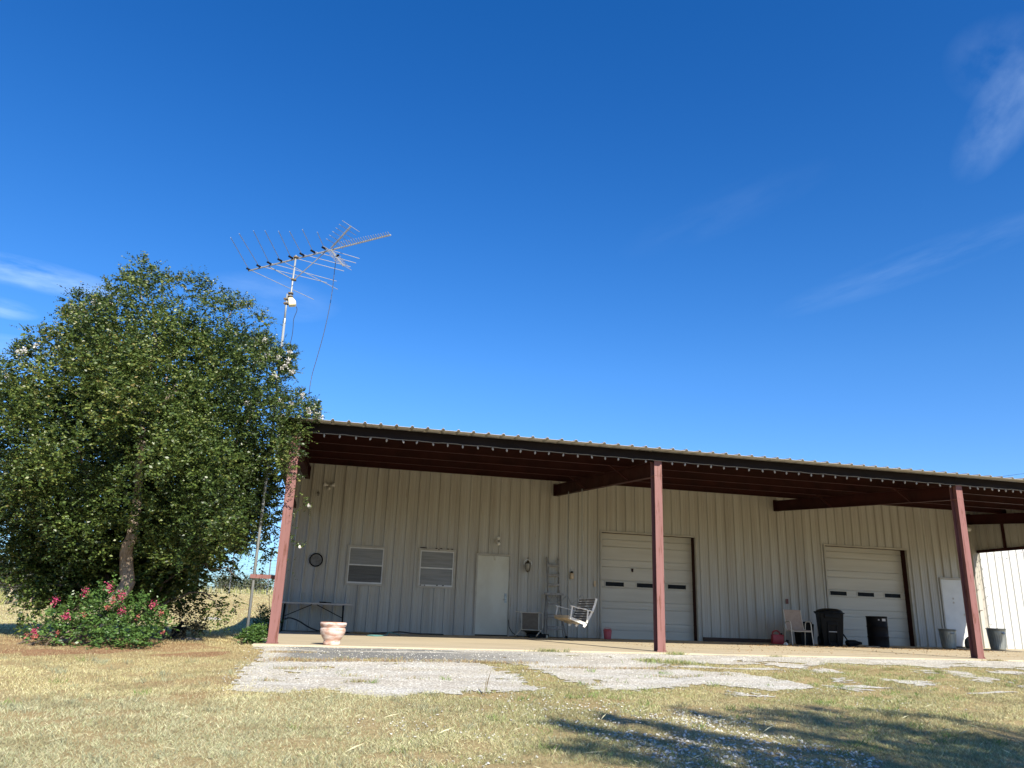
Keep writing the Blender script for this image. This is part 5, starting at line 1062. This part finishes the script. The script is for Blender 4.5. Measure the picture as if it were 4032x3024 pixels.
# ---- sling chairs
def chair(name, fab):
    r = empty(name); w2, fz_ = .27, .41
    mb = MB()       # sling: seat curving up to the back
    prof = [(.25, .40), (.20, .425), (.05, .41), (-.12, .395), (-.20, .41), (-.25, .47), (-.30, .62), (-.36, .80), (-.41, .95), (-.425, .985), (-.435, .965)]
    for (y1, z1), (y2, z2) in zip(prof[:-1], prof[1:]):
        for o_ in (0, -.006): mb.add([(-w2+.03, y1, z1+o_), (w2-.03, y1, z1+o_), (w2-.03, y2, z2+o_), (-w2+.03, y2, z2+o_)], [(0, 1, 2, 3)])
    mb.build('sling', fab, r, smooth=False)
    for sx in (-1, 1):
        x = sx*w2; mb = MB(); limb(mb, [(x-sx*.02, .27, .405), (x-sx*.02, .1, .41), (x-sx*.02, -.15, .39), (x-sx*.02, -.25, .46), (x-sx*.02, -.33, .70), (x-sx*.02, -.42, .985)], .013, .013, 8, 0); mb.build('side_rail', M['chairframe'], r, smooth=True)
        mb = MB(); limb(mb, [(x+sx*.03, .30, 0), (x+sx*.02, .25, .35), (x+sx*.02, .22, .58), (x+sx*.02, .15, .645), (x+sx*.02, -.02, .655), (x+sx*.02, -.16, .63), (x+sx*.02, -.21, .55)], .0145, .0145, 8, 0); tag(mb.build('front_leg', M['chairframe'], r, smooth=True), 'front leg curving up into the armrest')
        mb = MB(); mb.tube([(x+sx*.02, -.19, .60), (x+sx*.02, -.26, .35), (x+sx*.03, -.33, 0)], .0135, 8); mb.build('rear_leg', M['chairframe'], r, smooth=True)
    for y, z in ((.24, .385), (-.22, .385)):
        mb = MB(); mb.tube([(-w2-.01, y, z), (w2+.01, y, z)], .012, 8); mb.build('crossbar', M['chairframe'], r)
    return r
q_ = slabp(3150, 2541); c1 = chair('patio_chair', M['fabric']); c1.location = (14.22, 5.95, zs(14.2)); c1.rotation_euler = (0, 0, R(180-12)); tag(c1, 'tan sling patio chair standing upright left of the wheeled bin', 'chair', 'sling patio chairs on the porch')
mb = MB(); mb.lathe([(0, 0), (.05, .0), (.06, .03), (.045, .06), (.02, .085), (0, .09)], 14, wob=lambda t_, z: 1+.2*math.sin(3*t_)); o_ = tag(mb.build('crumpled_rag', M['oldwhite'], smooth=True), 'small crumpled white rag at the front foot of the upright chair', 'rag'); q_ = slabp(3070, 2540); o_.location = (q_[0]+.06, 5.55, zs(14))
c2 = chair('patio_chair', M['fabric_dark']); tag(c2, 'tan sling patio chair tipped over on its back beside the ladder', 'chair', 'sling patio chairs on the porch')
c2.rotation_mode = 'XYZ'
c2.matrix_world = Matrix.Translation((6.52, 7.0, zs(6.5)+.0)) @ Matrix.Rotation(R(180-32), 4, 'Z') @ Matrix.Rotation(R(84), 4, 'X') @ Matrix.Translation((0, .43, -.42))
mb = MB(); mb.box((-.28, -.16, 0), (.30, .16, .10)); mb.box((-.22, -.12, .10), (.12, .10, .15)); o_ = tag(mb.build('black_crate', M['blackplastic'], bevel=.02), 'low black box on the floor between the tipped chair and the ladder', 'box'); o_.location = (6.78, 7.25, zs(6.7))
# ---- porch swing hanging from the middle rafter
sw = empty('porch_swing', (7.2, 5.15, .62)); tag(sw, 'white wooden slatted porch swing hanging on chains from the middle rafter', 'swing'); WI2 = Matrix.Translation(-Vector((7.2, 5.15, .62)))
ya, yb = 4.50, 5.80
def arc(t_):  # back stile, from seat rear up
    return (7.30+.26*t_+.05*math.sin(t_*2.6), .50+.62*t_)
seat0 = np.array([6.86, .655]); seat1 = np.array([7.31, .50])
for y in (ya, yb-.05, (ya+yb)/2):
    mb = MB(); mb.bar((seat0[0], y+.025, seat0[1]-.02), (seat1[0]+.02, y+.025, seat1[1]-.02), .04, .06, (0, 0, 1)); o_ = mk(mb, 'seat_rail', M['oldwhite'] if y == ya else M['woodunder'], sw, WI2, bevel=.004)
    mb = MB(); pts = [arc(k/8) for k in range(-1, 9)]
    for (xa_, za_), (xb_, zb2) in zip(pts[:-1], pts[1:]): mb.bar((xa_, y+.025, za_), (xb_+.001, y+.025, zb2+.003), .038, .055, (1, 0, 0))
    mk(mb, 'back_stile', M['oldwhite'], sw, WI2)
for k in range(8):
    f_ = (k+.5)/8; p_ = seat0+(seat1-seat0)*f_+np.array([.0, .018]); mb = MB(); dxz = (seat1-seat0)/np.linalg.norm(seat1-seat0)*.019
    mb.bar((p_[0]-dxz[0], (ya+yb)/2, p_[1]-dxz[1]), (p_[0]+dxz[0], (ya+yb)/2, p_[1]+dxz[1]), yb-ya, .016); mk(mb, 'seat_slat', M['oldwhite'], sw, WI2, bevel=.003)
for k in range(9):
    t0_ = .10+k*.103; xa_, za_ = arc(t0_); xb_, zb2 = arc(t0_+.07); off = -.036
    mb = MB(); mb.bar((xa_+off, (ya+yb)/2, za_), (xb_+off, (ya+yb)/2, zb2), yb-ya-.01, .014, (1, 0, 0)); mk(mb, 'back_slat', M['greyslat'], sw, WI2, bevel=.003)
mb = MB(); mb.bar((seat0[0]-.01, ya, seat0[1]-.0), (seat0[0]-.01, yb, seat0[1]-.0), .02, .07); tag(mk(mb, 'front_apron', M['woodunder'], sw, WI2, bevel=.003), 'tan wooden front board')
mb = MB(); mb.bar((7.15, ya+.08, .515), (7.15, yb-.08, .515), .09, .03); mk(mb, 'under_board', M['woodunder'], sw, WI2, bevel=.003)
for y in (ya-.02, yb+.0):
    mb = MB(); mb.bar((6.885, y, .925), (7.50, y, .80), .06, .022); mk(mb, 'armrest', M['oldwhite'], sw, WI2, bevel=.004)
    mb = MB(); mb.bar((6.935, y, .91), (6.885, y, .60), .034, .034, (0, 1, 0)); mk(mb, 'arm_post', M['oldwhite'], sw, WI2, bevel=.003)
    mb = MB(); mb.bar((7.35, y, .83), (7.32, y, .52), .034, .034, (0, 1, 0)); mk(mb, 'arm_post', M['oldwhite'], sw, WI2, bevel=.003)
def chain(a, b, name, step=.045):
    a = Vector(a); b = Vector(b); n = int((b-a).length/step); mb = MB(); d = (b-a).normalized(); sd = d.cross(Vector((0, 1, 0)) if abs(d.y) < .8 else Vector((1, 0, 0))).normalized(); s2 = d.cross(sd)
    for k in range(n):
        c_ = a+(b-a)*((k+.5)/n); u_ = sd if k % 2 else s2; pts = []
        for j in range(7): t_ = j/6*2*math.pi; pts.append(c_+d*math.cos(t_)*step*.62+u_*math.sin(t_)*step*.26)
        mb.tube(pts, .0058, 4, False)
    return mk(mb, name, M['galv'], sw, WI2)
for y, yt_ in ((ya-.0, 4.578), (yb+.0, 5.80)):
    top = (7.2, yt_, 3.53+SLOPE*yt_); mid = (7.2, y*.9+yt_*.1, 1.21)
    chain(top, mid, 'chain'); chain(mid, (6.93, y-.02, .95), 'chain'); chain(mid, (7.40, y+.0, .84), 'chain')
    mb = MB(); mb.tube([(top[0], top[1]+math.cos(t_)*.025, top[2]-.01+math.sin(t_)*.025) for t_ in np.linspace(0, 6.28, 10)], .006, 6, False); mk(mb, 'eye_hook', M['galv'], sw, WI2)
# ---- red bucket
q_ = slabp(2390, 2519); bk = empty('red_bucket', (8.86, 7.2, zs(8.9))); tag(bk, 'faded red plastic bucket at the foot of the near garage door', 'bucket')
mb = MB(); mb.lathe([(0, 0), (.095, 0), (.10, .02), (.118, .20), (.112, .215), (.125, .22), (.125, .235), (.10, .25), (.09, .28), (.06, .285)], 26); mb.build('body', M['pinkred'], bk, smooth=True)
mb = MB(); limb(mb, [(-.12, 0, .22), (-.10, 0, .29), (0, 0, .315), (.10, 0, .29), (.12, 0, .22)], .006, .006, 6, 0); mb.build('handle', M['pinkred'], bk)
# ---- gas can
gc = empty('fuel_can', (13.93, 6.6, zs(14))); tag(gc, 'red plastic fuel can on the floor behind the upright chair', 'fuel can'); gc.rotation_euler = (0, 0, R(-15))
mb = MB(); mb.prism([(-.17, -.09), (-.15, -.11), (.15, -.11), (.17, -.09), (.17, .09), (.15, .11), (-.15, .11), (-.17, .09)], 0, .27); mb.build('body', M['red_plastic'], gc, bevel=.035, smooth=True)
mb = MB(); limb(mb, [(-.13, 0, .26), (-.12, 0, .34), (-.02, 0, .375), (.06, 0, .33), (.07, 0, .26)], .022, .02, 8, 0); mb.build('handle', M['red_plastic'], gc, smooth=True)
mb = MB(); mb.tube([(.12, 0, .26), (.12, 0, .31)], .03, 12); mb.build('cap', M['black'], gc)
# ---- small black bin
sb = empty('small_black_bin', (14.72, 6.45, zs(14.5))); tag(sb, 'short black plastic bin with a bag rim behind the upright chair', 'bin')
def taper(mb, w0, d0, w1, d1, z0, z1):
    mb.add([(-w0, -d0, z0), (w0, -d0, z0), (w0, d0, z0), (-w0, d0, z0), (-w1, -d1, z1), (w1, -d1, z1), (w1, d1, z1), (-w1, d1, z1)], [(0,3,2,1),(4,5,6,7),(0,1,5,4),(1,2,6,5),(2,3,7,6),(3,0,4,7)])
mb = MB(); taper(mb, .20, .15, .235, .19, 0, .60); mb.build('body', M['blackplastic'], sb, bevel=.02)
mb = MB(); mb.lathe([(.0, .60), (.25, .58), (.262, .60), (.262, .635), (.23, .655), (.1, .66), (0, .655)], 26, wob=lambda t_, z: 1+.05*math.sin(5*t_)+.03*math.sin(11*t_), sy=.8); mb.build('bag_rim', M['blackplastic'], sb, smooth=True)
# ---- wheeled bin
wb_ = empty('wheeled_bin', (15.32, 6.02, zs(15.3))); wb_.rotation_euler = (0, 0, R(-24)); tag(wb_, 'tall black wheeled bin with a domed lid in front of the far garage door', 'bin')
mb = MB(); P0 = [(-.26, -.25), (.26, -.25), (.27, .26), (-.27, .26)]; P1 = [(-.33, -.34), (.33, -.34), (.33, .36), (-.33, .36)]
zs_ = [0, .25, .70, .90]; fr = [0, .35, .8, 1.0]; rows = []
for z_, f_ in zip(zs_, fr): rows.append([(a[0]+(b[0]-a[0])*f_, a[1]+(b[1]-a[1])*f_, z_) for a, b in zip(P0, P1)])
for k in range(3): n_ = len(mb.v); mb.v += rows[k]+rows[k+1]; mb.f += [(n_+i, n_+(i+1) % 4, n_+4+(i+1) % 4, n_+4+i) for i in range(4)]
mb.add(rows[0], [(0, 3, 2, 1)]); mb.build('body', M['blackplastic'], wb_, bevel=.03)
mb = MB(); mb.box((-.355, -.37, .90), (.355, .38, .935)); mb.build('rim', M['blackplastic'], wb_, bevel=.012)
mb = MB(); mb.prism([(-.20, -.375), (.20, -.375), (.24, -.30), (-.24, -.30)], .78, .90); mb.build('front_catch', M['blackplastic'], wb_, bevel=.015)
mb = MB(); mb.box((-.10, -.315, .0), (.10, -.24, .10)); mb.box((-.145, -.335, .06), (-.10, -.27, .58)); mb.box((.10, -.335, .06), (.145, -.27, .58)); mb.box((-.145, -.345, .58), (.145, -.28, .68)); mb.build('front_moulding', M['blackplastic'], wb_, bevel=.015)
mb = MB(); mb.tube([(-.11, -.325, .40), (.11, -.325, .40)], .010, 10); mb.build('lift_bar', M['alu'], wb_)
mb = MB(); mb.lathe([(.43, .935), (.43, .965), (.39, 1.005), (.24, 1.045), (0, 1.06)], 32, sx=.86, sy=.9); mb.lathe([(.43, .935), (0, .936)], 32, sx=.86, sy=.9); mb.build('lid', M['blackplastic'], wb_, smooth=True)
mb = MB(); mb.tube([(-.36, .42, .95), (.36, .42, .95)], .018, 8); mb.build('handle', M['blackplastic'], wb_)
for sx in (-1, 1): mb = MB(); mb.tube([(sx*.25, .25, .13), (sx*.32, .25, .13)], .13, 20); mb.build('wheel', M['blackrubber'], wb_)
# dark thing behind the bin
mb = MB(); mb.lathe([(0, 0), (.15, 0), (.17, .10), (.165, .24), (.13, .36), (.05, .42), (0, .425)], 18, wob=lambda t_, z: 1+.10*math.sin(3*t_)+.06*math.sin(8*t_+z*9)); o_ = tag(mb.build('brown_sack', M['timber'], smooth=True), 'slumped dark brown sack half hidden left of the wheeled bin', 'sack'); o_.location = (15.08, 6.9, zs(15))
# vacuum like blower
vc = empty('leaf_blower', (16.05, 6.15, zs(16))); tag(vc, 'black blower with a tube on the floor right of the wheeled bin', 'blower')
mb = MB(); mb.lathe([(0, -.24), (.07, -.24), (.085, -.2), (.09, -.05), (.085, .06), (.05, .16), (.035, .26), (0, .26)], 18, sx=1, sy=1); o_ = mb.build('body', M['blackplastic'], vc, smooth=True); o_.rotation_euler = (0, R(90), 0); o_.location = (.1, 0, .095)
mb = MB(); mb.box((-.10, -.08, 0), (.12, .08, .05)); mb.build('base', M['blackplastic'], vc, bevel=.01)
mb = MB(); mb.tube([(-.05, .05, .14), (-.22, .10, .42)], [.022, .018], 9); mb.build('tube', M['blackplastic'], vc)
q_ = slabp(3420, 2549); mb = MB(); mb.box((-.22, -.05, 0), (.22, .05, .045)); o_ = tag(mb.build('wood_offcut', M['woodpost'], bevel=.005), 'short piece of timber on the floor left of the black drum', 'board'); o_.location = (q_[0]-.05, 5.45, zs(16)); o_.rotation_euler = (0, 0, R(-4))
# ---- drum
dr_ = empty('steel_drum', (16.93, 6.06, zs(17))); tag(dr_, 'black steel drum with a pale label in front of the far garage door', 'drum')
prof = [(0, .008), (.285, .008), (.292, 0), (.297, .006), (.292, .02), (.288, .03), (.288, .27), (.296, .282), (.300, .292), (.296, .302), (.288, .314), (.288, .56), (.296, .572), (.300, .582), (.296, .592), (.288, .604), (.288, .83), (.292, .84), (.298, .855), (.296, .872), (.288, .875), (.283, .862), (.27, .855), (0, .855)]
mb = MB(); mb.lathe(prof, 40); mb.build('body', M['black'], dr_, smooth=True)
def patch(root, a0, a1, z0, z1, r_, m, name):
    mb = MB(); n_ = 6; aa = [R(a0+(a1-a0)*k/n_) for k in range(n_+1)]
    for p_, q2 in zip(aa[:-1], aa[1:]): mb.add([(r_*math.cos(p_), r_*math.sin(p_), z0), (r_*math.cos(q2), r_*math.sin(q2), z0), (r_*math.cos(q2), r_*math.sin(q2), z1), (r_*math.cos(p_), r_*math.sin(p_), z1)], [(0, 1, 2, 3)])
    return mb.build(name, m, root)
patch(dr_, -97, -72, .74, .81, .2905, M['paper'], 'label'); patch(dr_, -120, -112, .755, .79, .2905, M['paper'], 'label')
# ---- galvanised cans
def can(loc, rz, lab):
    r = empty('trash_can', loc, rz); tag(r, lab, 'trash can', 'galvanised trash cans')
    fl = lambda t_, z: 1+(.018*math.cos(26*t_) if .06 < z < .50 else 0)
    pr = [(0, .02), (.195, .02), (.20, 0), (.205, .03), (.207, .055)]+[(.209+.045*k/12, .065+.43*k/12) for k in range(13)]+[(.256, .51), (.260, .53), (.255, .545), (.262, .56), (.27, .60), (.278, .608), (.282, .62), (.275, .628), (.265, .62), (.255, .5), (.2, .06), (0, .05)]
    mb = MB(); mb.lathe(pr, 104, wob=fl); mb.build('body', M['galv'], r, smooth=True)
    for a in (-100, 80):
        mb = MB(); c_, s_ = math.cos(R(a)), math.sin(R(a)); tx, ty = -s_, c_
        P_ = [(c_*.25+tx*k, s_*.25+ty*k, .49) for k in (-.05,)]+[(c_*.285-.0+tx*-.045, s_*.285+ty*-.045, .47), (c_*.29+tx*.045, s_*.29+ty*.045, .47)]+[(c_*.25+tx*.05, s_*.25+ty*.05, .49)]
        mb.tube(P_, .009, 7); mb.tube([(c_*.262+tx*-.06, s_*.262+ty*-.06, .495), (c_*.262+tx*.06, s_*.262+ty*.06, .495)], .014, 7); mb.build('handle', M['galv'], r)
    return r
t1 = can((19.62, 6.35, zs(19.3)), 0, 'galvanised trash can in the shade in front of the white door'); t1.scale = (.92, .92, .92)
t2 = can((21.42, 6.35, zs(21)), R(10), 'galvanised trash can in the sun against the white wall'); t2.scale = (1.02, 1.02, 1.02)
mb = MB(); mb.lathe([(0, 0), (.16, 0), (.20, .06), (.21, .16), (.19, .26), (.12, .34), (.07, .365), (.06, .40), (0, .405)], 22, wob=lambda t_, z: 1+.05*math.sin(4*t_)+.03*math.sin(9*t_+z*12)); o_ = tag(mb.build('grey_pot', M['greylump'], smooth=True), 'rough grey bulging pot half hidden behind the third post', 'pot'); o_.location = (21.02, 6.95, zs(21))
# ---- string lights along the eave beam
def bulb(parent, p, s=1.0, tilt=(0, 0, 0)):
    me = bulb.me
    if me is None:
        mb = MB(); mb.lathe([(0, -.012), (.009, -.012), (.010, -.018), (.019, -.034), (.021, -.048), (.014, -.066), (.004, -.078), (0, -.079)], 12)
        o = mb.build('bulb', M['bulb'], parent, smooth=True); bulb.me = o.data
    else:
        o = bpy.data.objects.new('bulb', me); COL.objects.link(o); o.parent = parent
    o.location = p; o.rotation_euler = tilt; o.scale = (s, s, s); return o
bulb.me = None
sl_ = empty('string_lights', (0, -.02, 3.862)); tag(sl_, 'string of small pale bulbs along the bottom edge of the long eave beam', 'string lights')
xs_ = [];  x = .52
while x < 14.6:
    if abs(x-PX[1]) > .16: xs_.append(x)
    x += .298
x = 15.05
while x < 19.5: xs_.append(x); x += .198
mb = MB(); P_ = []
x = .2
while x < 20.2: P_.append((x, -.012, -.004+.005*math.sin(x*9)+.003*math.sin(x*23))); x += .1
mb.tube(P_, .0055, 5, False); mb.build('cord', M['cord'], sl_)
for x in xs_: bulb(sl_, (x, -.014, .0+.004*math.sin(x*9)), 1.0, (random.gauss(0, .12), random.gauss(0, .2), 0))
# ---- draped lights on the white wall
sw2 = empty('draped_lights', tuple(onY(3880, 2200, WY-.08))); tag(sw2, 'thin strings of tiny bulbs hanging in lines on the sunlit white wall', 'string lights'); DI = Matrix.Translation(-Vector(onY(3880, 2200, WY-.08)))
def cz(x, y): return (3780+x*.247, 2150+y*.247)
def strand(P_, bl_, off=.07):
    pts = [onY(*cz(*p_), WY-off) for p_ in P_]; mb = MB(); limb(mb, pts, .003, .003, 4, 0); mk(mb, 'cord', M['cord'], sw2, DI)
    for b_ in bl_:
        q2 = onY(*cz(*b_), WY-off-.005); mb = MB(); a = rng.uniform(-.5, .5); mb.tube([tuple(q2), tuple(q2+np.array([.035*math.cos(a), 0, .03*math.sin(a)-.01]))], [.012, .016], 7); mk(mb, 'bulb', M['galv'], sw2, DI)
strand([(445, 90), (495, 135), (615, 180), (740, 190), (860, 160), (970, 90), (1020, 40)], [(492, 132), (613, 183), (740, 196), (858, 165), (968, 95)])
strand([(318, 95), (332, 215), (362, 355), (378, 505), (403, 652), (430, 797), (450, 945), (470, 1098), (492, 1250), (500, 1320)], [(325, 211), (360, 356), (373, 504), (403, 652), (428, 797), (448, 945), (470, 1098), (491, 1250)])
strand([(300, 160), (315, 235), (334, 380), (354, 520), (381, 670), (402, 822), (418, 970), (440, 1120), (462, 1275)], [(303, 232), (333, 381), (353, 520), (381, 670), (402, 822), (418, 970), (440, 1120), (462, 1275)])
strand([(285, 90), (300, 310), (305, 470), (290, 660), (262, 760)], [(300, 310), (304, 470), (303, 600), (287, 690), (260, 770)])
# ---- black box with a leaning pipe under the tree
q_ = gpt(700, 2500); y_ = 1.6; bx = empty('black_metal_box', tuple(onY(700, 2500, y_))); gz_ = float(ground_z(bx.location[0], y_)); bx.location[2] = gz_; tag(bx, 'black box with a short pipe leaning out of its top, under the tree', 'box')
mb = MB(); mb.box((-.11, -.1, 0), (.13, .1, .235)); mb.build('body', M['black'], bx, bevel=.006)
mb = MB(); mb.tube([(-.03, 0, .20), (.055, 0, .325)], .036, 14); mb.build('pipe', M['blackplastic'], bx)
for k, (dx, dy, l, a) in enumerate(((-.2, -.3, .22, 10), (.05, -.38, .3, -12), (.35, -.25, .26, 4), (.2, -.1, .35, 20), (-.35, -.15, .3, -20))):
    mb = MB(); mb.prism([(-l/2, -.05), (l*.3, -.07), (l/2, .02), (l*.1, .07), (-l*.4, .05)], 0, .05); o_ = tag(mb.build('flat_stone', M['greylump'], bevel=.012), ('flat stone edging the bed, the one nearest the black box', 'second flat stone of the bed edging', 'flat stone lying at the right end of the bed', 'flat stone tucked right behind the others', 'flat stone at the left end of the bed edging')[k], 'stone', 'edging stones under the tree'); o_.location = (bx.location[0]+dx, y_+dy, gz_+.0); o_.rotation_euler = (0, 0, R(a))
q_ = gpt(838, 2441); mb = MB(); mb.lathe([(0, .10), (.14, .09), (.26, .05), (.32, 0)], 18, wob=lambda t_, z: 1+.2*math.sin(3*t_)); o_ = tag(mb.build('pale_rock', M['trim'], smooth=True), 'pale rock lying in the mown field', 'rock'); o_.location = (q_[0], q_[1], q_[2])
